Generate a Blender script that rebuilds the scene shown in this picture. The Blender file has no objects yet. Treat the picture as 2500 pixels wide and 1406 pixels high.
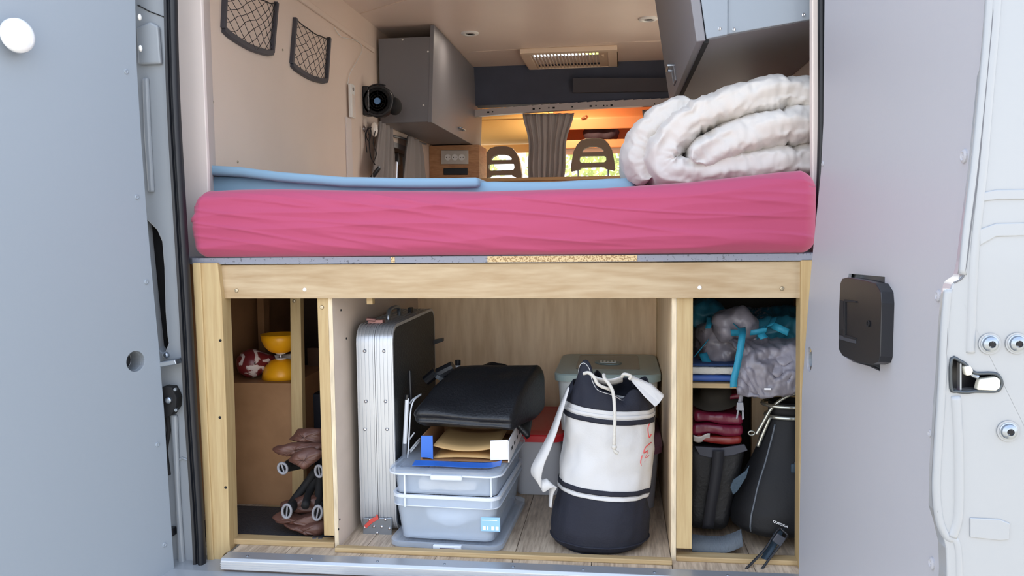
import bpy, bmesh, math, random
from mathutils import Vector, Matrix, noise
V = Vector
random.seed(7)
scene = bpy.context.scene
col = scene.collection

# ---------------------------------------------------------------- camera
F, W, H = 2050.0, 2500.0, 1406.0
CAM = V((0.34, -2.0, 0.805))
YAW, PIT, ROLL = math.radians(7.37), math.radians(4.16), 0.012
FD = V((-math.sin(YAW) * math.cos(PIT), math.cos(YAW) * math.cos(PIT), -math.sin(PIT)))
_r0 = V((math.cos(YAW), math.sin(YAW), 0)); _u0 = _r0.cross(FD)
RT = _r0 * math.cos(ROLL) - _u0 * math.sin(ROLL)
UP = RT.cross(FD)
cd = bpy.data.cameras.new('camera'); cam = bpy.data.objects.new('camera', cd); col.objects.link(cam)
cd.sensor_width = 36; cd.lens = 36 * F / W; cd.clip_start = .02; cd.clip_end = 300
cam.matrix_world = Matrix(((RT.x, UP.x, -FD.x, CAM.x), (RT.y, UP.y, -FD.y, CAM.y), (RT.z, UP.z, -FD.z, CAM.z), (0, 0, 0, 1)))
scene.camera = cam
# ---------------------------------------------------------------- light
world = bpy.data.worlds.new('sky'); scene.world = world; world.use_nodes = True
wn = world.node_tree.nodes; wl = world.node_tree.links; wn.clear()
wo = wn.new('ShaderNodeOutputWorld'); wb = wn.new('ShaderNodeBackground'); wt = wn.new('ShaderNodeTexCoord')
ws = wn.new('ShaderNodeSeparateXYZ'); wr = wn.new('ShaderNodeValToRGB')
wl.new(wt.outputs['Generated'], ws.inputs[0]); wl.new(ws.outputs['Z'], wr.inputs[0])
wr.color_ramp.elements[0].position = 0.0; wr.color_ramp.elements[0].color = (1.0, 1.0, 1.0, 1)
wr.color_ramp.elements[1].position = 0.75; wr.color_ramp.elements[1].color = (0.46, 0.57, 0.76, 1)
_e = wr.color_ramp.elements.new(0.30); _e.color = (0.76, 0.83, 0.94, 1)
wl.new(wr.outputs[0], wb.inputs[0]); wb.inputs[1].default_value = 1.7
wl.new(wb.outputs[0], wo.inputs[0])
sd = bpy.data.lights.new('sun', 'SUN'); sd.energy = 7.5; sd.angle = math.radians(1.0); sd.color = (1, .90, .74)
sun = bpy.data.objects.new('sun', sd); col.objects.link(sun); sun.location = (0, 10, 12)
sun.rotation_euler = V((-0.02, -0.52, -0.85)).to_track_quat('-Z', 'Y').to_euler()
scene.view_settings.view_transform = 'Standard'; scene.view_settings.look = 'None'
scene.view_settings.gamma = 1; scene.view_settings.use_curve_mapping = False
scene.view_settings.exposure = 0.95
scene.cycles.max_bounces = 14; scene.cycles.diffuse_bounces = 7; scene.cycles.transparent_max_bounces = 16

# ---------------------------------------------------------------- pixel rays (2500 x 1406 frame)
def ray(px, py): return FD * F + RT * (px - W / 2) + UP * (H / 2 - py)
def P(px, py, y): d = ray(px, py); return CAM + d * ((y - CAM.y) / d.y)
def PX(px, py, x): d = ray(px, py); return CAM + d * ((x - CAM.x) / d.x)
def PZ(px, py, z): d = ray(px, py); return CAM + d * ((z - CAM.z) / d.z)
def PP(px, py, o, n): d = ray(px, py); return CAM + d * ((o - CAM).dot(n) / d.dot(n))
def S(y): return (y - CAM.y) / F          # metres per pixel about depth y
def N(p, s=1.0): return noise.noise(V(p) * s)

# ---------------------------------------------------------------- materials
def lin(c):
    return tuple(((x / 255) / 12.92 if x / 255 <= .04045 else ((x / 255 + .055) / 1.055) ** 2.4) for x in c[:3]) + (1,)
def M(name, rgb, rough=.5, metal=0.0, var=0.0, vscale=6, bump=0.0, bscale=60, stretch=(1, 1, 1), spec=.5, rgb2=None, coat=0, sheen=0, trans=0, emit=None):
    m = bpy.data.materials.new(name); m.use_nodes = True
    nt = m.node_tree; b = nt.nodes['Principled BSDF']
    b.inputs['Base Color'].default_value = lin(rgb); b.inputs['Roughness'].default_value = rough
    b.inputs['Metallic'].default_value = metal; b.inputs['Specular IOR Level'].default_value = spec
    if coat: b.inputs['Coat Weight'].default_value = coat; b.inputs['Coat Roughness'].default_value = .08
    if sheen: b.inputs['Sheen Weight'].default_value = sheen
    if emit: b.inputs['Emission Color'].default_value = lin(rgb); b.inputs['Emission Strength'].default_value = emit
    if var or bump:
        tc = nt.nodes.new('ShaderNodeTexCoord'); mp = nt.nodes.new('ShaderNodeMapping')
        mp.inputs['Scale'].default_value = stretch; nt.links.new(tc.outputs['Object'], mp.inputs[0])
    if var:
        nz = nt.nodes.new('ShaderNodeTexNoise'); nz.inputs['Scale'].default_value = vscale; nz.inputs['Detail'].default_value = 6
        nt.links.new(mp.outputs[0], nz.inputs[0])
        cr = nt.nodes.new('ShaderNodeValToRGB'); a = rgb2 or tuple(x * (1 - var) for x in rgb)
        cr.color_ramp.elements[0].position = .3; cr.color_ramp.elements[0].color = lin(a)
        cr.color_ramp.elements[1].position = .7; cr.color_ramp.elements[1].color = lin(rgb)
        nt.links.new(nz.outputs['Fac'], cr.inputs[0]); nt.links.new(cr.outputs[0], b.inputs['Base Color'])
    if bump:
        nb = nt.nodes.new('ShaderNodeTexNoise'); nb.inputs['Scale'].default_value = bscale; nb.inputs['Detail'].default_value = 4
        nt.links.new(mp.outputs[0], nb.inputs[0]); bp = nt.nodes.new('ShaderNodeBump'); bp.inputs['Strength'].default_value = bump
        bp.inputs['Distance'].default_value = .004
        nt.links.new(nb.outputs['Fac'], bp.inputs['Height']); nt.links.new(bp.outputs[0], b.inputs['Normal'])
    if trans:
        tr = nt.nodes.new('ShaderNodeBsdfTranslucent'); tr.inputs[0].default_value = lin(rgb)
        mx = nt.nodes.new('ShaderNodeMixShader'); mx.inputs[0].default_value = trans
        out = nt.nodes['Material Output']
        nt.links.new(b.outputs[0], mx.inputs[1]); nt.links.new(tr.outputs[0], mx.inputs[2]); nt.links.new(mx.outputs[0], out.inputs[0])
    return m
def wood(name, light, dark, stretch, scale=3.0, rough=.55, dist=1.6, fine=.5, bump=.08):
    m = bpy.data.materials.new(name); m.use_nodes = True; nt = m.node_tree; b = nt.nodes['Principled BSDF']; L = nt.links
    tc = nt.nodes.new('ShaderNodeTexCoord'); mp = nt.nodes.new('ShaderNodeMapping'); mp.inputs['Scale'].default_value = stretch
    L.new(tc.outputs['Object'], mp.inputs[0])
    oi = nt.nodes.new('ShaderNodeObjectInfo'); ad = nt.nodes.new('ShaderNodeVectorMath'); ad.operation = 'ADD'
    ml = nt.nodes.new('ShaderNodeVectorMath'); ml.operation = 'SCALE'; ml.inputs[0].default_value = (13.1, 7.7, 5.3)
    L.new(oi.outputs['Random'], ml.inputs['Scale']); L.new(mp.outputs[0], ad.inputs[0]); L.new(ml.outputs[0], ad.inputs[1])
    n1 = nt.nodes.new('ShaderNodeTexNoise'); n1.inputs['Scale'].default_value = scale; n1.inputs['Detail'].default_value = 3; n1.inputs['Distortion'].default_value = dist
    n2 = nt.nodes.new('ShaderNodeTexNoise'); n2.inputs['Scale'].default_value = scale * 9; n2.inputs['Detail'].default_value = 5
    L.new(ad.outputs[0], n1.inputs[0]); L.new(ad.outputs[0], n2.inputs[0])
    mx = nt.nodes.new('ShaderNodeMix'); mx.data_type = 'FLOAT'; mx.inputs[0].default_value = fine
    L.new(n1.outputs['Fac'], mx.inputs[2]); L.new(n2.outputs['Fac'], mx.inputs[3])
    cr = nt.nodes.new('ShaderNodeValToRGB'); cr.color_ramp.elements[0].position = .36; cr.color_ramp.elements[0].color = lin(dark)
    cr.color_ramp.elements[1].position = .60; cr.color_ramp.elements[1].color = lin(light)
    L.new(mx.outputs[0], cr.inputs[0]); L.new(cr.outputs[0], b.inputs['Base Color']); b.inputs['Roughness'].default_value = rough
    bp = nt.nodes.new('ShaderNodeBump'); bp.inputs['Strength'].default_value = bump; bp.inputs['Distance'].default_value = .003
    L.new(n2.outputs['Fac'], bp.inputs['Height']); L.new(bp.outputs[0], b.inputs['Normal'])
    return m
def clear(name, rgb, fac, rough=.2):
    m = bpy.data.materials.new(name); m.use_nodes = True; nt = m.node_tree; b = nt.nodes['Principled BSDF']
    b.inputs['Base Color'].default_value = lin(rgb); b.inputs['Roughness'].default_value = rough
    t = nt.nodes.new('ShaderNodeBsdfTransparent'); t.inputs[0].default_value = (.97, .98, 1, 1)
    mx = nt.nodes.new('ShaderNodeMixShader'); mx.inputs[0].default_value = fac
    nt.links.new(t.outputs[0], mx.inputs[1]); nt.links.new(b.outputs[0], mx.inputs[2]); nt.links.new(mx.outputs[0], nt.nodes['Material Output'].inputs[0])
    return m
def two_tone(name, a, c, scale, thr, rough=.6, stretch=(1, 1, 1), dist=0.0, bump=0):
    m = M(name, a, rough, var=.1, vscale=scale, stretch=stretch, rgb2=c, bump=bump)
    for n in m.node_tree.nodes:
        if n.type == 'VALTORGB': n.color_ramp.elements[0].position = thr - .02; n.color_ramp.elements[1].position = thr + .02
        if n.type == 'TEX_NOISE': n.inputs['Distortion'].default_value = dist
    return m
m_van = M('van_white_paint', (147, 151, 156), .22, coat=.4)
m_vanin = M('van_white_inner', (138, 144, 151), .35)
m_grey = M('grey_lining_paint', (138, 147, 157), .48, bump=.03, bscale=180)
m_greyR = M('light_grey_lining_paint', (168, 168, 174), .45, bump=.03, bscale=180)
m_cab = M('grey_cabinet_paint', (122, 121, 126), .5, bump=.03, bscale=150)
m_wall = M('cream_wall_paint', (232, 212, 196), .6, var=.03, vscale=3, bump=.04, bscale=120)
m_ceil = M('cream_ceiling_paint', (232, 214, 202), .35, var=.02, vscale=3)
m_trimw = M('offwhite_trim_paint', (222, 210, 204), .55)
m_rubber = M('black_rubber', (22, 24, 30), .45)
m_black = M('black_plastic', (26, 27, 32), .38)
m_blackm = M('matt_black', (15, 15, 18), .8)
m_chrome = M('chrome', (200, 200, 205), .18, 1.0)
m_steel = M('grey_steel', (150, 158, 168), .3, .9)
m_alu = M('brushed_aluminium', (180, 184, 190), .32, .55, bump=.03, bscale=300, stretch=(1, 1, .05))
m_screw = M('screw_metal', (170, 160, 140), .3, .9)
m_pinex = wood('pine_along_x', (184, 160, 120), (164, 136, 94), (.35, 6, 6))
m_pinez = wood('pine_along_z', (184, 161, 118), (167, 140, 97), (6, 6, .35))
m_plyx = wood('birch_ply_along_x', (182, 161, 130), (161, 135, 100), (.5, 5, 4), scale=2.2, dist=2.4)
m_plyz = wood('poplar_ply_along_z', (244, 218, 182), (222, 192, 152), (4, 4, .5), scale=1.6, dist=2.8)
m_plyedge = M('ply_edge', (228, 210, 180), .6, var=.2, vscale=30, stretch=(3, 3, .4))
m_plygrey = wood('panel_grey_brown', (226, 208, 192), (214, 196, 180), (4, .5, 1), scale=1.5)
m_mdf = wood('brown_mdf', (156, 116, 80), (140, 102, 68), (1, 1, 1), scale=2)
m_oak = wood('oak_veneer', (190, 142, 100), (164, 116, 78), (1, 1, 6), scale=4)
m_lam = wood('grey_oak_laminate', (204, 184, 160), (156, 136, 116), (8, .7, 1), scale=2.4, rough=.5, dist=2.6, fine=.6)
m_chip = two_tone('chipboard', (206, 184, 142), (150, 122, 84), 260, .47, .8, bump=.4)
m_greychip = two_tone('grey_painted_board_edge', (128, 132, 145), (92, 94, 104), 160, .36, .5, bump=.4)
m_dark = M('dark_headliner', (72, 78, 96), .75, var=.15, vscale=5)
m_white = M('white_plastic', (232, 230, 226), .35)
m_asphalt = M('asphalt', (178, 172, 160), .9, var=.2, vscale=3, bump=.3, bscale=40)
# ---------------------------------------------------------------- mesh builder
def wloc(o):
    l = V((0, 0, 0))
    while o is not None: l = l + o.location; o = o.parent
    return l
def tag(o, label=None, cat=None, group=None, kind=None):
    if label: o['label'] = label
    if cat: o['category'] = cat
    if group: o['group'] = group
    if kind: o['kind'] = kind
    return o
def thing(name, loc, label, cat, group=None, kind=None):
    o = bpy.data.objects.new(name, None); col.objects.link(o); o.location = loc; o.empty_display_size = .05
    return tag(o, label, cat, group, kind)
def put(name, mesh, loc, parent=None, mat=None, rot=None):       # an object that shares a mesh
    o = bpy.data.objects.new(name, mesh); col.objects.link(o)
    if parent: o.parent = parent
    o.location = V(loc) - (wloc(parent) if parent else V((0, 0, 0)))
    if rot is not None: o.rotation_euler = rot
    return o
class MB:
    def __init__(s): s.v = []; s.f = []
    def add(s, vs, fs):
        n = len(s.v); s.v += [V(p) for p in vs]; s.f += [tuple(i + n for i in f) for f in fs]; return s
    def box(s, x0, x1, y0, y1, z0, z1):
        return s.add([(x0, y0, z0), (x1, y0, z0), (x1, y1, z0), (x0, y1, z0), (x0, y0, z1), (x1, y0, z1), (x1, y1, z1), (x0, y1, z1)],
                     [(0, 3, 2, 1), (4, 5, 6, 7), (0, 1, 5, 4), (1, 2, 6, 5), (2, 3, 7, 6), (3, 0, 4, 7)])
    def prism(s, pts, ex):
        n = len(pts); ex = V(ex); a = [V(p) for p in pts]
        return s.add(a + [p + ex for p in a], [tuple(range(n))[::-1], tuple(range(n, 2 * n))] + [(i, (i + 1) % n, n + (i + 1) % n, n + i) for i in range(n)])
    def obox(s, c, ax, ay, az):
        c = V(c); ax = V(ax); ay = V(ay); az = V(az)
        return s.prism([c - ax - ay - az, c + ax - ay - az, c + ax + ay - az, c - ax + ay - az], az * 2)
    def tube(s, path, r, seg=8, closed=False, flat=None):
        path = [V(p) for p in path]; n = len(path); rs = r if isinstance(r, (list, tuple)) else [r] * n
        rings = []; prev = None
        for i in range(n):
            if closed: t = path[(i + 1) % n] - path[i - 1]
            else: t = path[min(i + 1, n - 1)] - path[max(i - 1, 0)]
            t = t.normalized() if t.length > 1e-9 else V((0, 0, 1))
            if prev is None:
                a = V((0, 0, 1)) if abs(t.z) < .9 else V((1, 0, 0)); u = t.cross(a).normalized()
            else:
                u = prev - t * prev.dot(t); u = u.normalized() if u.length > 1e-6 else t.orthogonal().normalized()
            prev = u; w = t.cross(u)
            fl = flat or 1
            rings.append([path[i] + (u * math.cos(2 * math.pi * k / seg) + w * math.sin(2 * math.pi * k / seg) * fl) * rs[i] for k in range(seg)])
        vs = [p for r_ in rings for p in r_]; fs = []
        for i in range(n if closed else n - 1):
            j = (i + 1) % n
            for k in range(seg):
                k2 = (k + 1) % seg; fs.append((i * seg + k, i * seg + k2, j * seg + k2, j * seg + k))
        if not closed: fs += [tuple(range(seg))[::-1], tuple((n - 1) * seg + k for k in range(seg))]
        return s.add(vs, fs)
    def lathe(s, prof, o, ax=(0, 0, 1), seg=24, sc=(1, 1), up=None, caps=True):
        o = V(o); ax = V(ax).normalized(); u = (V(up) - ax * V(up).dot(ax)).normalized() if up else ax.orthogonal().normalized(); w = ax.cross(u)
        vs = []; fs = []
        for (r, h) in prof:
            for k in range(seg):
                a = 2 * math.pi * k / seg; vs.append(o + ax * h + u * (math.cos(a) * r * sc[0]) + w * (math.sin(a) * r * sc[1]))
        for i in range(len(prof) - 1):
            for k in range(seg):
                k2 = (k + 1) % seg; fs.append((i * seg + k, i * seg + k2, (i + 1) * seg + k2, (i + 1) * seg + k))
        if caps and prof[0][0] > 1e-6: fs.append(tuple(range(seg))[::-1])
        if caps and prof[-1][0] > 1e-6: fs.append(tuple((len(prof) - 1) * seg + k for k in range(seg)))
        return s.add(vs, fs)
    def ell(s, c, r, seg=20, rings=12, ax=(0, 0, 1), disp=None):
        vs = []; fs = []; c = V(c); q = V((0, 0, 1)).rotation_difference(V(ax).normalized())
        for i in range(rings + 1):
            th = math.pi * i / rings
            for k in range(seg):
                a = 2 * math.pi * k / seg; d = V((math.sin(th) * math.cos(a), math.sin(th) * math.sin(a), math.cos(th)))
                p = V((d.x * r[0], d.y * r[1], d.z * r[2]))
                if disp: p = p + disp(p, d)
                vs.append(c + q @ p)
        for i in range(rings):
            for k in range(seg):
                k2 = (k + 1) % seg; fs.append((i * seg + k, (i + 1) * seg + k, (i + 1) * seg + k2, i * seg + k2))
        return s.add(vs, fs)
    def grid(s, fn, nu, nv, cu=False):
        vs = [fn(i / (nu if cu else nu - 1), j / (nv - 1)) for i in range(nu) for j in range(nv)]
        fs = [(i * nv + j, ((i + 1) % nu) * nv + j, ((i + 1) % nu) * nv + j + 1, i * nv + j + 1) for i in range(nu if cu else nu - 1) for j in range(nv - 1)]
        return s.add(vs, fs)
    def soft(s, c, h, n, r, disp=None, rot=None):
        """rounded box with a fine skin: half sizes h, cell counts n, corner radius r, disp(p, normal) -> vector"""
        c = V(c); h = V(h)
        def ticks(k, hh):
            out = []
            rr = min(r / hh, .45); e = max(3, k // 6)
            for i in range(e): out.append(-1 + rr * (i / e) ** 1.5)
            m = max(2, k - 2 * e)
            for i in range(m + 1): out.append(-1 + rr + (2 - 2 * rr) * i / m)
            for i in range(e - 1, -1, -1): out.append(1 - rr * (i / e) ** 1.5)
            return out
        T = [ticks(n[i], h[i]) for i in range(3)]
        idx = {}; vs = []; fs = []
        def vid(i, j, k):
            key = (i, j, k)
            if key not in idx:
                p = V((T[0][i] * h.x, T[1][j] * h.y, T[2][k] * h.z))
                q = V([max(-(h[a] - r), min(h[a] - r, p[a])) for a in range(3)])
                d = p - q; nn = d.normalized() if d.length > 1e-9 else V((0, 0, 1))
                pt = q + nn * r if d.length > 1e-9 else p
                if disp: pt = pt + disp(pt + c, nn)
                idx[key] = len(vs); vs.append((rot @ pt if rot else pt) + c)
            return idx[key]
        A, B, C_ = len(T[0]) - 1, len(T[1]) - 1, len(T[2]) - 1
        for i in range(A):
            for j in range(B):
                fs.append((vid(i, j, 0), vid(i, j + 1, 0), vid(i + 1, j + 1, 0), vid(i + 1, j, 0)))
                fs.append((vid(i, j, C_), vid(i + 1, j, C_), vid(i + 1, j + 1, C_), vid(i, j + 1, C_)))
        for i in range(A):
            for k in range(C_):
                fs.append((vid(i, 0, k), vid(i + 1, 0, k), vid(i + 1, 0, k + 1), vid(i, 0, k + 1)))
                fs.append((vid(i, B, k), vid(i, B, k + 1), vid(i + 1, B, k + 1), vid(i + 1, B, k)))
        for j in range(B):
            for k in range(C_):
                fs.append((vid(0, j, k), vid(0, j, k + 1), vid(0, j + 1, k + 1), vid(0, j + 1, k)))
                fs.append((vid(A, j, k), vid(A, j + 1, k), vid(A, j + 1, k + 1), vid(A, j, k + 1)))
        return s.add(vs, fs)
    def ribbon(s, path, wid, th=.0015, sub=4):
        """flat strap: path points, width vector (or list of them), thickness"""
        pts = smooth(path, sub); ws = wid if isinstance(wid, list) else None; n = len(pts); vs = []; fs = []
        for i, p in enumerate(pts):
            if ws: t = i / (n - 1) * (len(ws) - 1); a = int(min(t, len(ws) - 2)); w = V(ws[a]).lerp(V(ws[a + 1]), t - a)
            else: w = V(wid)
            t = pts[min(i + 1, n - 1)] - pts[max(i - 1, 0)]; nn = t.cross(w); nn = nn.normalized() * th / 2 if nn.length > 1e-12 else V((0, th / 2, 0))
            vs += [p - w / 2 - nn, p + w / 2 - nn, p + w / 2 + nn, p - w / 2 + nn]
        for i in range(n - 1):
            for k in range(4): fs.append((i * 4 + k, i * 4 + (k + 1) % 4, i * 4 + 4 + (k + 1) % 4, i * 4 + 4 + k))
        fs += [(0, 3, 2, 1), tuple((n - 1) * 4 + k for k in range(4))]
        return s.add(vs, fs)
    def rloft(s, c, levels, seg=6, rz=0.0, cap=True, closed=False):
        """loft of rounded rectangles: levels = (z, half x, half y, corner radius)"""
        c = V(c); vs = []; fs = []; cs, sn = math.cos(rz), math.sin(rz); n = 4 * (seg + 1)
        for (z, hx, hy, r) in levels:
            for q, (sx, sy) in enumerate(((1, 1), (-1, 1), (-1, -1), (1, -1))):
                for k in range(seg + 1):
                    a = math.pi / 2 * (q + k / seg); x = sx * (hx - r) + r * math.cos(a); y = sy * (hy - r) + r * math.sin(a)
                    vs.append(c + V((x * cs - y * sn, x * sn + y * cs, z)))
        L = len(levels)
        for i in range(L if closed else L - 1):
            j = (i + 1) % L
            for k in range(n): fs.append((i * n + k, i * n + (k + 1) % n, j * n + (k + 1) % n, j * n + k))
        if cap and not closed: fs += [tuple(range(n))[::-1], tuple((L - 1) * n + k for k in range(n))]
        return s.add(vs, fs)
    def plate(s, outer, holes, o, u, v, th):
        """flat plate with real holes: 2-D outlines in the frame (o, u, v), thickness along -(u x v)"""
        cu = bpy.data.curves.new('tmp', 'CURVE'); cu.dimensions = '2D'; cu.fill_mode = 'BOTH'; cu.extrude = th / 2
        for ring in [outer] + list(holes):
            sp = cu.splines.new('POLY'); sp.points.add(len(ring) - 1); sp.use_cyclic_u = True
            for i, (a, b) in enumerate(ring): sp.points[i].co = (a, b, 0, 1)
        ob = bpy.data.objects.new('tmp', cu); col.objects.link(ob)
        dg = bpy.context.evaluated_depsgraph_get(); me = bpy.data.meshes.new_from_object(ob.evaluated_get(dg))
        o = V(o); u = V(u); v = V(v); w = u.cross(v)
        s.add([o + u * p.co.x + v * p.co.y + w * (p.co.z - th / 2) for p in me.vertices], [tuple(p.vertices) for p in me.polygons])
        bpy.data.objects.remove(ob); bpy.data.curves.remove(cu); bpy.data.meshes.remove(me)
        return s
    def mesh(s, name, mat, origin, smooth_=False):
        me = bpy.data.meshes.new(name); me.from_pydata([p - V(origin) for p in s.v], [], s.f)
        bm = bmesh.new(); bm.from_mesh(me); bmesh.ops.remove_doubles(bm, verts=bm.verts, dist=1e-5)
        bmesh.ops.recalc_face_normals(bm, faces=bm.faces); bm.to_mesh(me); bm.free()
        if mat: me.materials.append(mat)
        if smooth_: me.shade_smooth()
        return me
    def build(s, name, mat, parent=None, smooth_=False, bevel=0, angle=None, solid=0, segs=2):
        lo = V([min(p[i] for p in s.v) for i in range(3)]); hi = V([max(p[i] for p in s.v) for i in range(3)])
        c = V(((lo.x + hi.x) / 2, (lo.y + hi.y) / 2, lo.z if parent is None else (lo.z + hi.z) / 2))
        o = put(name, s.mesh(name, mat, c, smooth_), c, parent)
        if angle is not None: o.data.shade_auto_smooth(angle=math.radians(angle)) if hasattr(o.data, 'shade_auto_smooth') else o.data.set_sharp_from_angle(angle=math.radians(angle))
        if solid: md = o.modifiers.new('thickness', 'SOLIDIFY'); md.thickness = solid; md.offset = 0
        if bevel: md = o.modifiers.new('bevel', 'BEVEL'); md.width = bevel; md.segments = segs; md.limit_method = 'ANGLE'; md.angle_limit = math.radians(40)
        return o
def smooth(path, sub=5, closed=False):                            # Catmull-Rom
    p = [V(a) for a in path]; n = len(p); out = []
    if n < 3 or sub <= 1: return p
    for i in range(n if closed else n - 1):
        a, b, c, d = (p[(i - 1) % n], p[i], p[(i + 1) % n], p[(i + 2) % n]) if closed else (p[max(i - 1, 0)], p[i], p[i + 1], p[min(i + 2, n - 1)])
        for k in range(sub):
            t = k / sub
            out.append(.5 * ((2 * b) + (c - a) * t + (2 * a - 5 * b + 4 * c - d) * t * t + (3 * b - a - 3 * c + d) * t ** 3))
    if not closed: out.append(p[-1])
    return out
def B(x0, x1, y0, y1, z0, z1): return MB().box(x0, x1, y0, y1, z0, z1)
def struct(o, label, cat): return tag(o, label, cat, kind='structure')
def interp(tab, t):
    for (a, b), (c, d) in zip(tab, tab[1:]):
        if t <= c: return b + (d - b) * max(0, (t - a)) / (c - a)
    return tab[-1][1]
def circ(cx, cy, rx, ry=None, n=24): return [(cx + rx * math.cos(2 * math.pi * k / n), cy + (ry or rx) * math.sin(2 * math.pi * k / n)) for k in range(n)]
# shared small pieces
def screw_mesh(name, r, mat, ax):
    b = MB().lathe([(r, 0), (r, r * .25), (r * .8, r * .5), (r * .35, r * .55), (r * .3, r * .3), (0.0, r * .3)], (0, 0, 0), ax, 14)
    return b.mesh(name, mat, (0, 0, 0), False)
# ================================================================= the setting
WL, WR, ZC, YB = -.87, .93, 1.81, 3.45        # inner wall faces, ceiling, cab bulkhead
struct(B(-40, 40, -30, 60, -.65, -.60).build('ground', m_asphalt), 'grey asphalt ground under and around the van', 'ground')
# floor: laminate planks along the van
fl = B(P(545, 1360, -.09).x, WR + .05, -.09, YB + 1.6, -.05, -.012).build('floor', m_mdf)
struct(fl, 'greyish oak laminate plank floor of the van', 'floor')
pk = MB().box(-.0942, .0942, -.64, .64, -.006, .006).mesh('plank', m_lam, (0, 0, 0))
i = 0
x = WL
while x < WR:
    off = (0, .45, .9, .2)[i % 4]; y = -.095 - off
    while y < YB:
        y0, y1 = max(y, -.095), min(y + 1.28, YB)
        if y1 - y0 > .05:
            x1 = min(x + .19, WR)
            xs_ = P(548, 1360, -.09).x; x_keep = x
            if x1 < xs_: y0 = max(y0, .0)
            elif x < xs_: x = xs_
            if y1 - y0 > 1.27 and x1 - x > .185: o = put('plank', pk, ((x + x1) / 2, (y0 + y1) / 2, -.006), fl)
            else: o = B(x + .0008, x1 - .0008, y0 + .0008, y1 - .0008, -.012, 0).build('plank', m_lam, fl)
            x = x_keep
        y += 1.28
    x += .19; i += 1
# ceiling with an opening for the roof vent
VX0, VX1, VY0, VY1 = PZ(1290, 130, ZC).x, PZ(1492, 130, ZC).x, 2.86, 3.30
cb = MB().box(WL - .1, WR + .1, -.02, VY0, ZC, ZC + .05).box(WL - .1, WR + .1, VY1, YB + .02, ZC, ZC + .05)
cb.box(WL - .1, VX0, VY0, VY1, ZC, ZC + .05).box(VX1, WR + .1, VY0, VY1, ZC, ZC + .05)
ce = struct(cb.build('ceiling', m_ceil), 'cream painted panel ceiling of the van', 'ceiling')
a = PZ(1150, 128, ZC - .002); b = PZ(1640, 98, ZC - .002)
MB().tube([PZ(1140, 127, ZC), PZ(1300, 118, ZC), PZ(1500, 103, ZC), PZ(1612, 100, ZC)], .002, 6).build('panel_seam', m_plygrey, ce)
MB().tube([PZ(880, 33, ZC - .001), PZ(950, 12, ZC - .001), PZ(1010, -6, ZC - .001)], .002, 6).build('panel_seam', m_plygrey, ce)
# left wall with the side window opening
SW = (2.42, 3.10, .92, 1.27)
wb_ = MB().box(WL - .09, WL, .10, SW[0], -.05, ZC + .02).box(WL - .09, WL, SW[1], YB + .25, -.05, ZC + .02)
wb_.box(WL - .09, WL, SW[0], SW[1], -.05, SW[2]).box(WL - .09, WL, SW[0], SW[1], SW[3], ZC + .02)
wlft = struct(wb_.build('wall_left', m_wall), 'cream painted plywood wall with the net pockets', 'wall')
zt = PX(800, 46, WL).z
B(WL, WL + .012, .12, 2.10, zt - .012, zt + .012).build('ledge', m_wall, wlft, bevel=.004)
ys = PX(850, 360, WL).y
B(WL, WL + .008, ys - .035, ys + .035, .85, PX(850, 288, WL).z).build('cover_strip', m_trimw, wlft, bevel=.002)
dot = screw_mesh('screw', .0045, m_screw, (1, 0, 0))
for p in ((690, 122), (488, 249), (580, 395), (858, 345)): put('screw', dot, PX(p[0], p[1], WL) if p[0] > 500 else PX(520, 249, WL), wlft)
# right wall with an unseen sliding-door doorway, opened to let daylight in
SD = (1.75, 2.55, -.05, 1.70)
wr_ = struct(MB().box(WR, WR + .09, .10, SD[0], -.05, ZC + .02).box(WR, WR + .09, SD[1], YB + .25, -.05, ZC + .02).box(WR, WR + .09, SD[0], SD[1], SD[3], ZC + .02).build('wall_right', m_wall), 'cream wall of the van behind the rolled duvet', 'wall')
# bulkhead header to the cab: dark headliner and steel cross beam
hb = MB().prism([(WL, YB, ZC + .02), (WL, YB - .16, ZC), (WL, YB - .06, 1.585), (WL, YB + .06, 1.585), (WL, YB + .06, ZC + .02)], (WR - WL, 0, 0))
struct(hb.build('trim_1', m_dark, angle=40), 'dark blue-black headliner panel dropping from the ceiling to the cab beam', 'headliner')
# a thin sagging fold on the dark headliner
MB().prism([P(1400, 190, YB - .17), P(1640, 190, YB - .17), P(1640, 222, YB - .12), P(1398, 226, YB - .12)], (0, .03, 0)).build('trim_2', M('dark_cloth_flap', (72, 72, 80), .8))
tag(bpy.data.objects['trim_2'], 'dark cloth flap on the headliner above the cab beam', 'flap', kind='structure')
def bm_(t): return P(1140 + t * 540, 286 - t * 31 - 4 * (1 - (2 * t - 1) ** 2), YB - .08)
b = MB()
for k in range(24):
    a0, a1 = bm_(k / 24), bm_((k + 1) / 24)
    b.prism([a0, a1, a1 + V((0, 0, .044)), a0 + V((0, 0, .040))], (0, .05, 0))
beam = struct(b.build('trim_3', M('beam_grey', (176, 166, 164), .4), angle=40), 'pale grey steel cross beam with punched holes over the cab opening', 'beam')
hole = MB().box(-.007, .007, -.002, .002, -.005, .005).mesh('slot', m_blackm, (0, 0, 0)); hol2 = MB().lathe([(.0045, 0), (.0045, .003)], (0, 0, 0), (0, -1, 0), 10).mesh('hole', m_blackm, (0, 0, 0))
for k, (px, py, sl) in enumerate(((1192, 274, 1), (1203, 273, 0), (1303, 266, 1), (1318, 265, 0), (1340, 263, 0), (1352, 263, 1), (1397, 261, 0), (1442, 259, 1), (1455, 258, 0), (1474, 258, 0), (1482, 258, 0), (1493, 257, 1), (1598, 254, 0))):
    put('slot' if sl else 'hole', hole if sl else hol2, P(px, py, YB - .081), beam)
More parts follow.
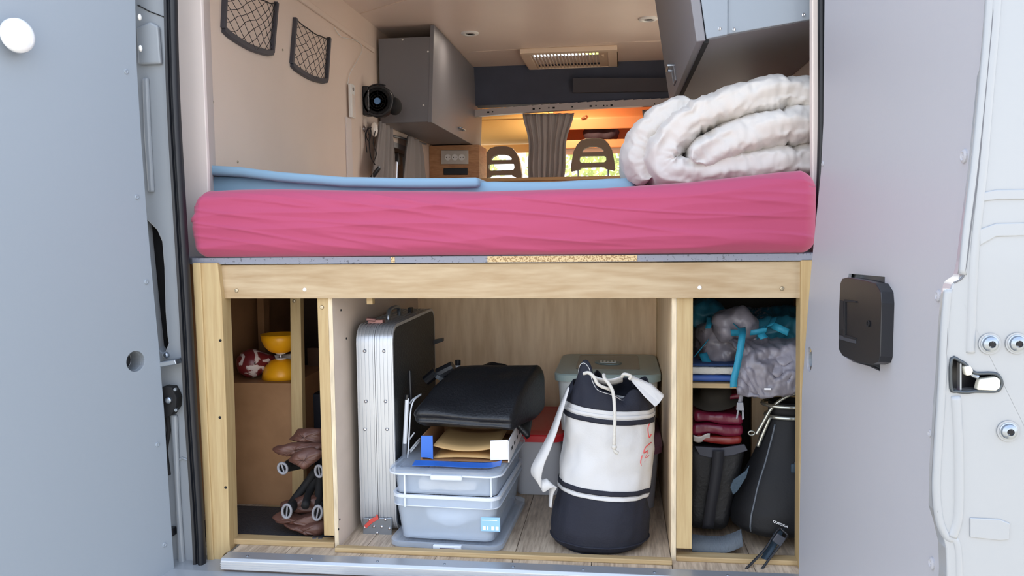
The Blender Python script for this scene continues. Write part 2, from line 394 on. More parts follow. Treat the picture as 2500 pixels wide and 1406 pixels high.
# rear interior linings beside the opening
b = MB().prism([P(428, -260, .09), P(488, -260, .09), P(491, 0, .09), P(498, 200, .09), P(507, 420, .09), P(512, 640, .09), P(450, 640, .09), P(435, 300, .09)], (0, .014, 0))
rt_ = [P(488, -260, .097), P(491, 0, .097), P(498, 200, .097), P(507, 420, .097), P(512, 640, .097)]
rb_ = [V((WL, .42, q.z)) for q in rt_]
for k_ in range(4): b.add([rt_[k_], rt_[k_ + 1], rb_[k_ + 1], rb_[k_], rt_[k_] + V((-.02, 0, 0)), rt_[k_ + 1] + V((-.02, 0, 0)), rb_[k_ + 1] + V((-.01, -.05, 0)), rb_[k_] + V((-.01, -.05, 0))], [(0, 1, 2, 3), (7, 6, 5, 4), (0, 4, 5, 1), (1, 5, 6, 2), (2, 6, 7, 3), (3, 7, 4, 0)])
struct(b.build('trim_4', m_trimw, bevel=.002), 'off-white lining strip on the rear pillar beside the net pockets', 'trim')
b = MB().prism([P(1983, -260, .07), P(2040, -260, .07), P(2040, 640, .07), P(1985, 640, .07), P(1983, 300, .07)], (0, .03, 0))
struct(b.build('trim_5', m_trimw, bevel=.002), 'off-white lining strip on the rear pillar beside the duvet', 'trim')
# van rear corner posts (painted steel) and the body behind them
pl = [(330, -300), (330, 0), (335, 300), (350, 500), (362, 600), (378, 800), (395, 1000), (410, 1200), (425, 1406), (430, 1560)]
pr = [(400, -300), (404, 0), (415, 300), (432, 550), (445, 800), (455, 1000), (468, 1250), (476, 1406), (482, 1560)]
YP = -.045
outer = [(p - 45, q) for p, q in pl] + pr[::-1]
slot = [(352, 530), (366, 545), (383, 562), (395, 590), (400, 650), (403, 760), (408, 822), (411, 838), (404, 856), (396, 862), (384, 850), (372, 740), (358, 600)]
def xz(pts, y): return [(lambda p: (p.x, p.z))(P(a, c, y)) for a, c in pts]
b = MB().plate(xz(outer, YP), [xz(slot, YP)], (0, YP, 0), (1, 0, 0), (0, 0, 1), .035)
post = struct(b.build('trim_6', m_vanin, bevel=.003), 'white painted steel rear door post with pressed recesses beside the black seal', 'door post')
B(P(330, 500, .03).x - .02, P(425, 860, .03).x, .0, .01, .30, 1.02).build('slot_back', m_blackm, post)
for pts in ([(338, 70), (372, 55), (392, 66), (399, 158), (343, 160)], [(352, 192), (366, 190), (372, 330), (380, 470), (366, 470), (356, 330)], [(420, 1010), (436, 1012), (443, 1200), (455, 1380), (440, 1390), (432, 1200)]):
    MB().prism([P(a, c, YP) for a, c in pts], (0, -.012, 0)).build('pressing', m_vanin, post, bevel=.005)
MB().tube([P(336, 12, YP - .001), P(365, 28, YP - .001), P(402, 42, YP - .001)], .0014, 6).build('panel_seam', m_blackm, post)
MB().tube([P(424, 1130, YP - .002), P(445, 1118, YP - .002), P(462, 1124, YP - .002)], .003, 6).build('pressing', m_vanin, post)
# check strap and hinge bracket on the post
b = MB().obox(P(418, 884, YP - .03), (.024, 0, .004), (0, .022, 0), (-.002, 0, .006)); b.lathe([(.008, 0), (.008, .01), (.004, .012)], P(408, 866, YP), (0, -1, 0), 12)
b.build('check_strap', m_steel, post, bevel=.002)
b = MB().prism([P(404, 945, YP), P(414, 938, YP), P(434, 940, YP), P(440, 952, YP), P(446, 966, YP), P(444, 990, YP), P(432, 1008, YP), P(414, 1016, YP), (P(404, 1000, YP))], (0, -.03, 0))
b.tube([P(408, 1016, YP - .012), P(412, 1050, YP - .012), P(404, 1100, YP - .012), P(412, 1160, YP - .012)], .006, 8)
hg = b.build('hinge_bracket', m_blackm, post, bevel=.003)
MB().lathe([(.008, 0), (.008, .008), (.005, .01)], P(414, 976, YP - .03), (0, -1, 0), 12).build('bolt', m_steel, hg)
for px, py in ((430, 950), (432, 1000)): MB().lathe([(.004, 0), (.004, .006)], P(px, py, YP - .03), (0, -1, 0), 10).build('bolt', m_steel, hg)
B(P(427, 1300, YP).x - .012, P(427, 1300, YP).x + .006, YP - .02, YP, P(427, 1284, YP).z - .02, P(427, 1284, YP).z).build('buffer', m_black, post, bevel=.002)
# outer body skin around the opening
bd = MB().box(-1.02, WL - .09, -.02, YB + .2, -.30, 2.0).box(WR + .09, 1.06, .0, SD[0], -.30, 2.0).box(WR + .09, 1.06, SD[1], YB + .2, -.30, 2.0).box(WR + .09, 1.06, SD[0], SD[1], SD[3], 2.0).box(-1.02, 1.06, .0, 3.40, ZC + .16, 2.0)
bd.box(-1.02, P(330, 600, 0).x - .045, -.06, .10, -.30, 2.0).box(.84, 1.06, .0, .10, -.30, 2.0).box(-1.0, 1.04, -.02, .10, 1.70, 2.0)
struct(bd.build('van_body', m_van, bevel=.01), 'white painted van body sides and roof around the rear opening', 'van body')
# door seal
def seal(pts, y, w, name, lab):
    path = smooth([P(a, c, y) for a, c in pts], 6); n = len(path)
    prof = [(-1, 0), (-1, .5), (-.75, .95), (-.35, .9), (-.22, .55), (-.05, .55), (.1, .95), (.5, 1.15), (.85, .95), (1, .45), (1, 0)]
    vs = []; fs = []; m = len(prof)
    for p in path:
        for (a, c) in prof: vs.append(p + V((a * w / 2, -c * w * .55, 0)))
    for i in range(n - 1):
        for k in range(m): fs.append((i * m + k, i * m + (k + 1) % m, i * m + m + (k + 1) % m, i * m + m + k))
    fs += [tuple(range(m))[::-1], tuple((n - 1) * m + k for k in range(m))]
    return struct(MB().add(vs, fs).build(name, m_rubber, angle=50), lab, 'seal')
seal([(417, -280), (419, 0), (426, 250), (440, 500), (455, 750), (468, 1000), (484, 1250), (490, 1380), (494, 1480)], YP - .01, .031, 'trim_7', 'black rubber door seal running down beside the pine post')
seal([(2008, -280), (2008, 0), (2008, 300), (2004, 480), (1998, 700), (1992, 1000), (1986, 1440)], .06, .022, 'trim_8', 'black rubber door seal behind the light grey door')
# aluminium threshold and painted sill
t0, t1 = P(538, 1355, -.105), P(2010, 1428, -.105)
def alu(x): return P(x, 1355 + (x - 538) * (1396 - 1355) / (1395 - 538), -.105)
zt0 = (t0.z + alu(1395).z) / 2
b = MB().prism([(t0.x, -.06, .004), (t0.x, -.10, .004), (t0.x, -.106, -.002), (t0.x, -.106, -.024), (t0.x, -.100, -.024), (t0.x, -.100, -.004), (t0.x, -.06, .001)], (.80 - t0.x, 0, 0))
th = struct(b.build('trim_9', m_alu, bevel=.001), 'aluminium threshold strip along the rear edge of the floor', 'threshold')
b = MB()
for k in range(3): b.box(t0.x, .80, -.1072, -.105, -.009 - k * .0055, -.0065 - k * .0055)
b.build('groove', m_alu, th)
sm = screw_mesh('screw', .0035, m_steel, (0, 0, 1))
for k in range(9): put('screw', sm, (t0.x + .06 + k * .165, -.085, .004), th)
b = MB().prism([(-.80, -.102, -.03), (-.80, -.13, -.036), (-.80, -.22, -.05), (-.80, -.25, -.09), (-.80, -.25, -.30), (-.80, .0, -.30), (-.80, .0, -.03)], (1.62, 0, 0))
sill = struct(b.build('trim_10', m_van, bevel=.008), 'white painted rear sill below the threshold strip', 'sill')
B(P(800, 1400, -.16).x, .79, -.19, -.15, -.05, -.034).build('sill_step', m_van, sill, bevel=.005)
# ================================================================= rear doors
rivm = {}
def rivet(parent, p, n, r, mat, key):
    if key not in rivm:
        rivm[key] = MB().lathe([(r, 0), (r * .95, r * .25), (r * .6, r * .42), (r * .4, r * .30), (r * .2, r * .30), (0, r * .12)], (0, 0, 0), n, 16).mesh('rivet', mat, (0, 0, 0), False)
    return put('rivet', rivm[key], p, parent)
# left door, swung wide open: inner face turned to the camera
LA, LB = P(331, 0, -.095), P(427, 1406, -.095)
LUh = V((-.375, -.927, 0)).normalized()
LV = (LA - LB).normalized()
LN = LUh.cross(LV).normalized()
if LN.x < 0: LN = -LN
LV = LV - LUh * LV.dot(LUh); LV.normalize(); LO = LB
def luz(px, py): p = PP(px, py, LO, LN); return ((p - LO).dot(LUh), (p - LO).dot(LV))
edge = [(322, -420), (327, -150), (331, 0), (334, 150), (346, 350), (357, 500), (371, 660), (388, 840), (401, 1000), (412, 1180), (427, 1406), (440, 1620)]
e2 = [luz(*p) for p in edge]
d1 = thing('door_1', (LO.x, LO.y, -.25), 'grey lined rear van door swung open, with round white knob and finger hole', 'door', kind='structure')
lw = LUh.cross(LV)                      # outward direction of plate frame (u x v)
sgn = 1 if lw.dot(LN) > 0 else -1
def lplate(outer, holes, off, thk):
    if sgn > 0: return MB().plate(outer, holes, LO + LN * off, LUh, LV, thk)
    mir = lambda r: [(-a, c) for a, c in r]
    return MB().plate(mir(outer), [mir(h) for h in holes], LO + LN * off, -LUh, LV, thk)
hc = luz(331, 882); hr = luz(331, 857)[1] - hc[1]
lplate([(a - .006, c) for a, c in e2] + [(.78, e2[-1][1]), (.78, e2[0][1])], [circ(hc[0], hc[1], hr * 1.3)], -.012, .06).build('shell', m_van, d1, bevel=.004)
pan = lplate(e2 + [(.755, e2[-1][1] + .02), (.755, e2[0][1] - .02)], [circ(hc[0], hc[1], hr)], 0, .006).build('lining_panel', m_grey, d1, bevel=.0015)
hp3 = LO + LUh * hc[0] + LV * hc[1]
hs = MB().lathe([(hr, 0), (hr, -.012), (hr * .98, -.012), (hr * .98, -.055)], hp3, LN, 24, caps=False).build('finger_hole', m_vanin, pan)
MB().lathe([(hr * .97, -.050), (0, -.050)], hp3, LN, 24).build('hole_bottom', M('hole_grey', (60, 62, 68), .6), hs)
MB().ell(hp3 + LUh * hr * .5 - LN * .048, (.008, .008, .012), 10, 8).build('grommet', m_blackm, hs, True)
for px, py in ((308, 175), (334, 481), (357, 688), (384, 1085), (401, 1330)): rivet(d1, PP(px, py, LO, LN), LN, .0062, m_grey, 'l')
for px, py in ((341, 42), (343, 118)): MB().ell(P(px, py, -.08), (.004, .006, .008), 8, 6).build('clip', m_white, d1, True)
kb = PP(-8, 118, LO, LN); kc = PP(40, 90, LO + LN * .035, LN); kd = (kc - kb).normalized()
kn = MB().lathe([(.0, .0), (.009, .0), (.009, .014), (.014, .018), (.031, .022), (.0355, .028), (.0342, .036), (.0265, .043), (.012, .0465), (0, .047)], PP(22, 92, LO, LN), LN, 32)
kn.build('knob', M('glossy_white_knob', (236, 238, 240), .12, coat=.5), d1, True)

# right door, open at a right angle: inner face seen at a slant, free edge with the latch near the camera
A_, B_, D_ = P(2013, 0, -.1), P(1950, 1406, -.1), P(2410, 0, -.86)
RN = (B_ - A_).cross(D_ - A_).normalized()
if RN.x > 0: RN = -RN
RV = (A_ - B_).normalized(); RUh = RV.cross(RN).normalized()      # u x v = n
if RUh.y > 0: pass
def ruv(px, py): p = PP(px, py, A_, RN) - A_; return (p.dot(RUh), p.dot(RV))
d2 = thing('door_2', (A_.x, -.1, -.25), 'light grey lined rear van door opened at a right angle with black handle and latch', 'door', kind='structure')
ledge = [(2030, -420), (2018, -100), (2013, 0), (2010, 300), (2004, 420), (1990, 560), (1982, 640), (1972, 760), (1958, 950), (1953, 1200), (1950, 1406), (1948, 1560)]
redge = [(2290, 1560), (2298, 1406), (2296, 1340), (2284, 1290), (2272, 1250), (2274, 1150), (2283, 1000), (2291, 900), (2296, 800), (2303, 720), (2312, 690), (2334, 676), (2342, 640), (2352, 560), (2372, 400), (2392, 200), (2410, 0), (2420, -100), (2440, -420)]
cut = [(2072, 668), (2160, 676), (2160, 690), (2152, 800), (2148, 906), (2120, 893), (2085, 884), (2060, 870), (2058, 800), (2066, 700)]
cap = [(1976 + 7 * math.cos(t * math.pi / 10), 877 + 30 * math.sin(t * math.pi / 10)) for t in range(20)]
pan2 = MB().plate([ruv(*p) for p in ledge + redge], [[ruv(*p) for p in cut], [ruv(*p) for p in cap]], A_, RUh, RV, .006).build('lining_panel', m_greyR, d2, bevel=.0015)
# shell behind it
oset = lambda p, q: tuple(ruv(*p)[k] + q[k] for k in (0, 1))
sh = [ruv(*p) for p in ledge] + [(lambda t: t)(ruv(p[0] + 8, p[1])) for p in redge]
MB().plate(sh, [[ruv(*p) for p in cut]], A_ - RN * .014, RUh, RV, .05).build('shell', m_van, d2)
MB().plate([ruv(2040, 650), ruv(2175, 650), ruv(2170, 925), ruv(2030, 925)], [], A_ - RN * .022, RUh, RV, .004).build('handle_recess', m_vanin, d2)
c0 = PP(1976, 877, A_, RN)
MB().lathe([(.016, -.003), (.016, -.02), (0, -.02)], c0, RN, 20, caps=False).build('cap_hole', m_vanin, pan2)
# handle: thick black plate standing proud of the lining
HO = A_ + RN * .020
def huv(px, py): p = PP(px, py, HO, RN) - HO; return (p.dot(RUh), p.dot(RV))
hpts = [(2051, 692), (2056, 680), (2068, 677), (2110, 684), (2138, 692), (2150, 712), (2152, 740), (2148, 870), (2144, 884), (2130, 889), (2090, 884), (2056, 868), (2047, 852), (2048, 760)]
hole_ = [(2056, 732), (2062, 728), (2068, 806), (2062, 812), (2055, 806)]
hd = MB().plate([huv(*p) for p in hpts], [], HO, RUh, RV, .022).build('handle', m_black, d2, bevel=.005, segs=3)
g = MB().plate([huv(*p) for p in [(2064, 731), (2092, 735), (2092, 739), (2066, 737), (2066, 818), (2092, 826), (2092, 830), (2062, 823)]], [], HO + RN * .0022, RUh, RV, .003)
g.build('grip_edge', m_blackm, hd)
MB().plate([huv(*p) for p in [(2052, 818), (2064, 822), (2090, 828), (2090, 838), (2080, 836), (2052, 828)]], [], HO + RN * .0022, RUh, RV, .003).build('grip_lip', M('dark_grey_plastic', (60, 62, 70), .35), hd)
MB().plate([huv(*p) for p in [(2052, 733), (2061, 735), (2062, 806), (2053, 802)]], [], HO + RN * .0016, RUh, RV, .002).build('grip_inset', m_blackm, hd)
MB().lathe([(.0055, .0), (.0055, .002), (.004, .002), (.0038, -.002), (0, -.002)], PP(2122, 790, HO, RN) + RN * .001, RN, 16).build('lock_button', m_blackm, hd)
rv = [(2356, 381, .0095), (2292, 722, .0085), (2164, 811, .0055), (2271, 1058, .0055), (2277, 1375, .009), (2009, 400, .006)]
for k, (px, py, r) in enumerate(rv): rivet(d2, PP(px, py, A_, RN), RN, r, m_greyR, 'r%d' % k)
# free-edge face of the door, facing back
YE = D_.y - .012
def ex(pts): return xz(pts, YE)
edge2 = [(x + 14, y) for x, y in redge]
outl = edge2 + [(2760, -420), (2760, 1560)]
lat = [(2323, 876), (2345, 882), (2358, 890), (2372, 905), (2386, 911), (2425, 911), (2440, 920), (2446, 936), (2440, 950), (2428, 955), (2380, 955), (2360, 958), (2335, 955), (2322, 948)]
ep = MB().plate(ex(outl), [ex(lat)], (0, YE, 0), (1, 0, 0), (0, 0, 1), .03).build('edge_face', m_van, d2, bevel=.003)
wv = []
for px, py in ((2425, -300), (2416, 0), (2400, 200), (2380, 400), (2360, 560), (2350, 670)): wv.append(P(px, py, YE + .0035))
MB().tube(smooth(wv, 6), .0055, 10).build('edge_bead', m_van, d2, True)
MB().tube(smooth([P(a, c, YE + .0035) for a, c in ((2314, 705), (2306, 800), (2302, 900), (2296, 1000), (2288, 1130), (2286, 1200), (2294, 1270), (2312, 1310), (2330, 1316), (2338, 1350), (2340, 1420), (2342, 1500))], 6), .0058, 10).build('edge_bead', m_van, d2, True)
MB().tube(smooth([P(a, c, YE + .0045) for a, c in ((2440, -300), (2430, 0), (2412, 220), (2396, 420), (2376, 620), (2368, 800), (2366, 860))], 6), .0075, 10).build('edge_rib', m_van, d2, True)
MB().tube(smooth([P(a, c, YE + .0045) for a, c in ((2330, 965), (2336, 1060), (2338, 1160), (2336, 1260), (2322, 1308))], 6), .008, 10).build('edge_rib', m_van, d2, True)
for pts in ([(2396, 470), (2430, 463), (2620, 460), (2620, 486), (2430, 488), (2398, 492)], [(2388, 560), (2430, 545), (2620, 540), (2620, 572), (2430, 578), (2390, 600)], [(2366, 1262), (2440, 1266), (2464, 1276), (2462, 1316), (2440, 1318), (2366, 1310)]):
    MB().prism([P(a, c, YE + .001) for a, c in pts], (0, -.003, 0)).build('pressing', m_van, ep, bevel=.004, segs=3)
MB().tube(smooth([P(x + 17, y, YE - .0005) for x, y in redge[10:][::1]], 3), .0013, 6).build('edge_seam', M('seam_grey', (96, 98, 104), .6), d2)
MB().tube(smooth([P(x + 17, y, YE - .0005) for x, y in redge[4:9]], 3), .0013, 6).build('edge_seam', M('seam_grey', (96, 98, 104), .6), d2)
for px, py in ((2416, 839), (2482, 838), (2461, 1052)):
    q = P(px, py, YE - .001)
    bo = MB().lathe([(.0112, 0), (.0112, .002), (.0098, .0024), (.009, .0055), (.0062, .0078), (.0045, .0082), (.0040, .004), (0, .004)], q, (0, -1, 0), 24).build('bolt', m_steel, d2, angle=35)
    MB().lathe([(.0135, 0), (.0135, .001), (.0108, .0012)], q, (0, -1, 0), 24).build('washer', m_van, bo, angle=35)
    st = []
    for k in range(12): rr = .0042 if k % 2 else .0026; st.append(q + V((rr * math.cos(k * math.pi / 6), -.0083, rr * math.sin(k * math.pi / 6))))
    MB().prism(st, (0, .0005, 0)).build('star_socket', m_blackm, bo)
MB().prism([P(a, c, YE + .028) for a, c in ((2318, 870), (2452, 870), (2452, 962), (2318, 962))], (0, .004, 0)).build('latch_recess', m_black, d2)
lt = MB().tube(smooth([P(a, c, YE - .001) for a, c in lat], 3, True), .0022, 8, True).build('latch', M('latch_frame', (70, 76, 82), .3, .6), d2, True)
ivory = M('latch_ivory', (216, 214, 200), .3, .2)
MB().prism([P(a, c, YE + .008) for a, c in ((2384, 922), (2424, 916), (2434, 925), (2432, 944), (2422, 950), (2376, 948), (2380, 930))], (0, -.012, 0)).build('latch_hook', ivory, lt, bevel=.002)
MB().prism([P(a, c, YE + .008) for a, c in ((2344, 892), (2360, 888), (2368, 900), (2364, 912), (2350, 914))], (0, -.012, 0)).build('latch_pawl', ivory, lt, bevel=.002)
MB().tube([P(2364, 905, YE + .002), P(2376, 916, YE + .002), P(2388, 920, YE + .002)], .003, 8).build('latch_arm', m_steel, lt)
MB().prism([P(a, c, YE + .012) for a, c in ((2336, 884), (2340, 884), (2340, 952), (2336, 952))], (0, -.01, 0)).build('latch_guide', m_steel, lt)
# ================================================================= bed frame (one fixed wooden construction)
bed = thing('bed_frame', (0, .45, 0), 'pine and plywood bed base frame with open storage bays under the mattress', 'bed frame')
zb = P(1250, 640, 0).z                     # underside of the bed board
zr = P(1250, 727, 0).z                     # bottom of the front rail
XL, XR = P(532, 690, 0).x, P(1955, 690, 0).x
xd0, xd1, xd2 = P(782, 1000, 0).x, P(808, 1000, 0).x, P(818, 1000, 0).x      # left divider: stud, ply
xe0, xe1, xe2 = P(1640, 1000, 0).x, P(1651, 1000, 0).x, P(1691, 1000, 0).x   # right divider
YBK = .90
fb = B(XL, XR, -.012, .006, zr, zb - .002).build('front_rail', m_plyx, bed, bevel=.001)
scm = screw_mesh('screw', .0052, m_screw, (0, -1, 0)); scm2 = screw_mesh('screw', .0048, m_white, (0, -1, 0))
for px, py, w in ((578, 709, 0), (744, 707, 1), (1708, 702, 1), (1909, 704, 0)): put('screw', scm2 if w else scm, P(px, py, -.012), fb)
# corner posts follow the leaning door posts
def post4(px4, y, dep, name, mat):
    return MB().prism([P(a, c, y) for a, c in px4], (0, dep, 0)).build(name, mat, bed, bevel=.002)
lp = post4([(488, 642), (531, 642), (541, 728), (552, 1000), (560, 1330), (562, 1345), (548, 1352), (530, 1382), (521, 1386)], -.03, .05, 'corner_post', m_pinez)
post4([(469, 642), (489, 642), (522, 1386), (506, 1386), (490, 1050)], -.035, .045, 'corner_batten', m_pinez)
scd = screw_mesh('screw', .0035, m_blackm, (0, -1, 0))
for px, py in ((538, 831), (537, 1019), (551, 1190)): put('screw', scd, P(px, py, -.03), lp)
b = MB().prism([P(a, c, -.02) for a, c in ((1955, 632), (1996, 632), (1990, 1400), (1950, 1400))], (0, .05, 0)); b.build('corner_post', m_pinez, bed, bevel=.002)
st1 = B(xd0, xd1, .0, .045, .03, zr + .03).build('stud', m_pinez, bed, bevel=.0015)
put('screw', scm, P(786, 750, 0), st1)
dv1 = B(xd1 + .0005, xd2, .002, YBK, .0, zr + .04).build('divider_panel', m_plygrey, bed)
B(xd1 + .0005, xd2 + .0004, .0, .002, .0, zr).build('ply_edge', m_plyedge, dv1)
dsm = screw_mesh('screw', .003, m_blackm, (1, 0, 0))
for px, py in ((832, 757), (829, 1268), (826, 1292), (845, 826)): put('screw', dsm, PX(px, py, xd2), dv1)
st2 = B(xe1 + .0005, xe2, .0, .045, .03, zr + .03).build('stud', m_pinez, bed, bevel=.0015)
dv2 = B(xe0, xe1, .002, YBK, .0, zr + .04).build('divider_panel', m_plyz, bed)
B(xe0 - .0004, xe1, .0, .002, .0, zr).build('ply_edge', m_plyedge, dv2)
bk = B(xd2, xe0, YBK - .012, YBK, 0, zb).build('back_panel', m_plyz, bed)
B(P(1617, 800, .80).x, xe0 - .001, .79, .82, 0, zb).build('batten', m_pinez, bed)
# sill rails
B(P(560, 1330, 0).x - .01, xd1, -.005, .03, .0, P(700, 1318, 0).z).build('sill_rail', m_pinex, bed, bevel=.002)
B(xd2, xe0, -.032, -.010, .0, .012).build('sill_batten', m_pinex, bed, bevel=.002)
B(xe1, P(1960, 1380, 0).x, -.005, .03, .0, P(1800, 1362, 0).z).build('sill_rail', m_pinex, bed, bevel=.002)
hg = MB().lathe([(.006, 0), (.006, .004)], P(768, 1316, .02), (0, 0, 1), 12); hg.lathe([(.006, 0), (.006, .004)], P(782, 1316, .02), (0, 0, 1), 12)
hg.build('hinge', m_steel, bed)
# little catch under the rail
B(P(898, 735, .03).x, P(912, 735, .03).x, .02, .04, P(898, 742, .03).z, zr + .004).build('catch', m_pinex, bed)
# bed board: painted chipboard with a bare patch on its front edge
zp = zb + .0165
bp_ = MB().prism([P(469, 634, -.02) * 1, (XR + .03, -.02, zb), (WR - .06, .12, zb), (WR - .01, 1.36, zb), (WL + .01, 1.36, zb), (WL + .02, .14, zb)], (0, 0, .0165))
for q in range(6):
    bp_.v[q].z = zb; bp_.v[q + 6].z = zp
bp_.v[0].x = bp_.v[6].x = P(469, 634, -.02).x
pf = bp_.build('bed_board', m_greychip, bed, bevel=.001)
B(P(1190, 632, -.02).x, P(1556, 630, -.02).x, -.0212, -.0199, zb + .001, zp - .001).build('bare_edge', m_chip, pf)
B(P(955, 632, -.02).x, P(964, 632, -.02).x, -.0212, -.0199, zb + .002, zp - .001).build('bare_chip', m_chip, pf)
# left bay: wheel-arch box, rail, slat, mat
YW = .30
zw = P(640, 935, YW).z
B(-.845, P(716, 1000, YW).x, YW, .62, .0, zw).build('arch_box', m_mdf, bed, bevel=.001)
B(-.70, xd0, YW - .03, YW - .002, .0, P(620, 1240, YW - .03).z).build('bay_rail', m_pinex, bed, bevel=.002)
sl = MB().prism([P(a, c, YW - .03) for a, c in ((708, 726), (733, 726), (742, 1215), (713, 1215))], (0, .026, 0)).build('slat', m_pinez, bed, bevel=.0015)
put('screw', scm, P(718, 735, YW - .03), sl)
B(-.86, -.845, .06, .9, .0, zb).build('bay_side', m_mdf, bed)
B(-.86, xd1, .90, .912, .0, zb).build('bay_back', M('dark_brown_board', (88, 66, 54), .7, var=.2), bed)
B(P(636, 800, .6).x, P(652, 800, .6).x, .58, .62, zw, zb).build('bay_stud', m_mdf, bed)
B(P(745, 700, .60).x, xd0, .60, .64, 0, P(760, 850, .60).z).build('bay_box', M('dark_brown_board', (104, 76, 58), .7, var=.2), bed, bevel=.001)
# right bay: shelf and inner board
zs = P(1760, 948, .12).z
B(xe1, .86, .12, .62, zs, zs + .012).build('shelf', m_pinex, bed, bevel=.001)
B(P(1836, 1000, .42).x, .86, .42, .44, 0, zs).build('bay_board', m_plyz, bed)
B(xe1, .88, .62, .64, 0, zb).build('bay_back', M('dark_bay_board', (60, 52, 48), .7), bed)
B(.86, .88, .06, .62, .0, zb).build('bay_side', m_mdf, bed)
mat_ = B(-.80, xd0 - .002, .035, YW - .034, .0, .008).build('rubber_mat', M('black_ribbed_rubber', (44, 46, 50), .6, bump=.6, bscale=220, stretch=(1, .3, 1)), bevel=.002)
tag(mat_, 'black ribbed rubber mat on the floor of the bay with brown chairs', 'mat')
# ================================================================= bedding
def ridge(p, a, b, c, seed=0): return 1 - abs(noise.noise(V((p.x * a + seed, p.y * b, p.z * c + seed)))) * 2
m_pink = M('pink_cotton', (168, 62, 98), .75, var=.04, vscale=2, bump=.1, bscale=45, stretch=(.25, 1, 1.6), sheen=.2)
zm0, zm1 = zp, .905
mx0, mx1 = P(468, 550, -.02).x, P(1993, 540, -.02).x
def topz(x):                                  # height of the mattress top along its front edge
    return interp([(-.75, .885), (-.70, .902), (-.6, .905), (-.5, .905), (-.3, .898), (0, .890), (.3, .893), (.5, .903), (.7, .922), (.8, .928)], x)
def pinkd(p, n):
    t = (p.z - zm0) / (zm1 - zm0)
    dz = (interp([(.02, topz(p.x)), (.16, .884)], p.y) - zm1) * max(0, t)
    f = max(0, -n.y)
    w = ridge(p, 1.6, 2, 17, 3.1); w2 = ridge(p + V((p.z * 2.2, 0, p.x * .12)), 3.0, 2, 26, 8.7)
    d = .0085 * max(0, w - .60) + .0075 * max(0, w2 - .66) + .004 * noise.noise(V((p.x * 2.5, 0, p.z * 5)))
    # long gathered folds by the lower edge in the middle
    if .0 < p.x < .62 and t < .35: d += .004 * math.sin((p.z - zm0 - .02 * (p.x - .3) ** 2 * 6) * 190) * (1 - t / .35) * min(1, (.62 - p.x) * 4, p.x * 5)
    bulge = -.006 * (1 - (2 * t - 1) ** 2)
    k = 0
    if n.x < -.3 and t > .55: k = .010 * noise.noise(V((0, p.y * 30, p.z * 40)))
    if p.x > .70: d += .007 * ridge(p, 18, 3, 5, 4) * (p.x - .70) * 10 * t
    s_ = .02 * max(0, (mx0 + .09 - p.x) / .09) * (abs(t - .45)) * 1.2
    return V((k + s_, (bulge - d * 1.2) * f, dz - (.01 * abs(n.x) * (t > .8))))
mb = MB().soft(((mx0 + mx1) / 2, .62, (zm0 + zm1) / 2), ((mx1 - mx0) / 2, .66, (zm1 - zm0) / 2), (340, 24, 90), .034, pinkd)
mt = tag(mb.build('mattress', m_pink, None, True), 'mattress in a pink fitted sheet with stretched creases along its front', 'mattress')
m_blue = M('blue_cotton', (136, 172, 196), .8, bump=.12, bscale=40, stretch=(.3, 1, 1), sheen=.2)
# blue blanket laid behind the front edge: folded thicker towards the wall with net pockets
def btop(x): return interp([(-.9, .962), (-.6, .948), (-.42, .936), (-.1, .930), (.05, .928), (.17, .928), (.4, .932), (.8, .934)], x)
bz0 = .888
def blued(p, n):
    t = max(0, (p.z - bz0) / .03)
    d = .006 * noise.noise(V((p.x * 3, p.y * 3, 2))) + .003 * ridge(p, 4, 9, 2, 5)
    return V((0, .012 * noise.noise(V((p.x * 2.2, 1, 0))), (btop(p.x) - (bz0 + .03)) * min(1, t) + d * .5 * max(0, n.z)))
b = MB().soft((-.235, .80, bz0 + .0155), (.615, .50, .0155), (160, 60, 12), .0145, blued)
bl = tag(b.build('blanket', m_blue, None, True), 'light blue blanket spread over the bed behind the pink front edge', 'blanket')
b = MB().soft((-.445, .36, .969), (.405, .10, .0135), (110, 24, 12), .012, lambda p, n: V((0, .004 * noise.noise(V((p.x * 4, 0, 1))), .003 * noise.noise(V((p.x * 5, p.y * 5, 0))) + interp([(-.86, .010), (-.72, .000), (-.6, -.016), (-.42, -.034), (-.1, -.043), (.2, -.044)], p.x))))
b.build('turned_fold', m_blue, bl, True)
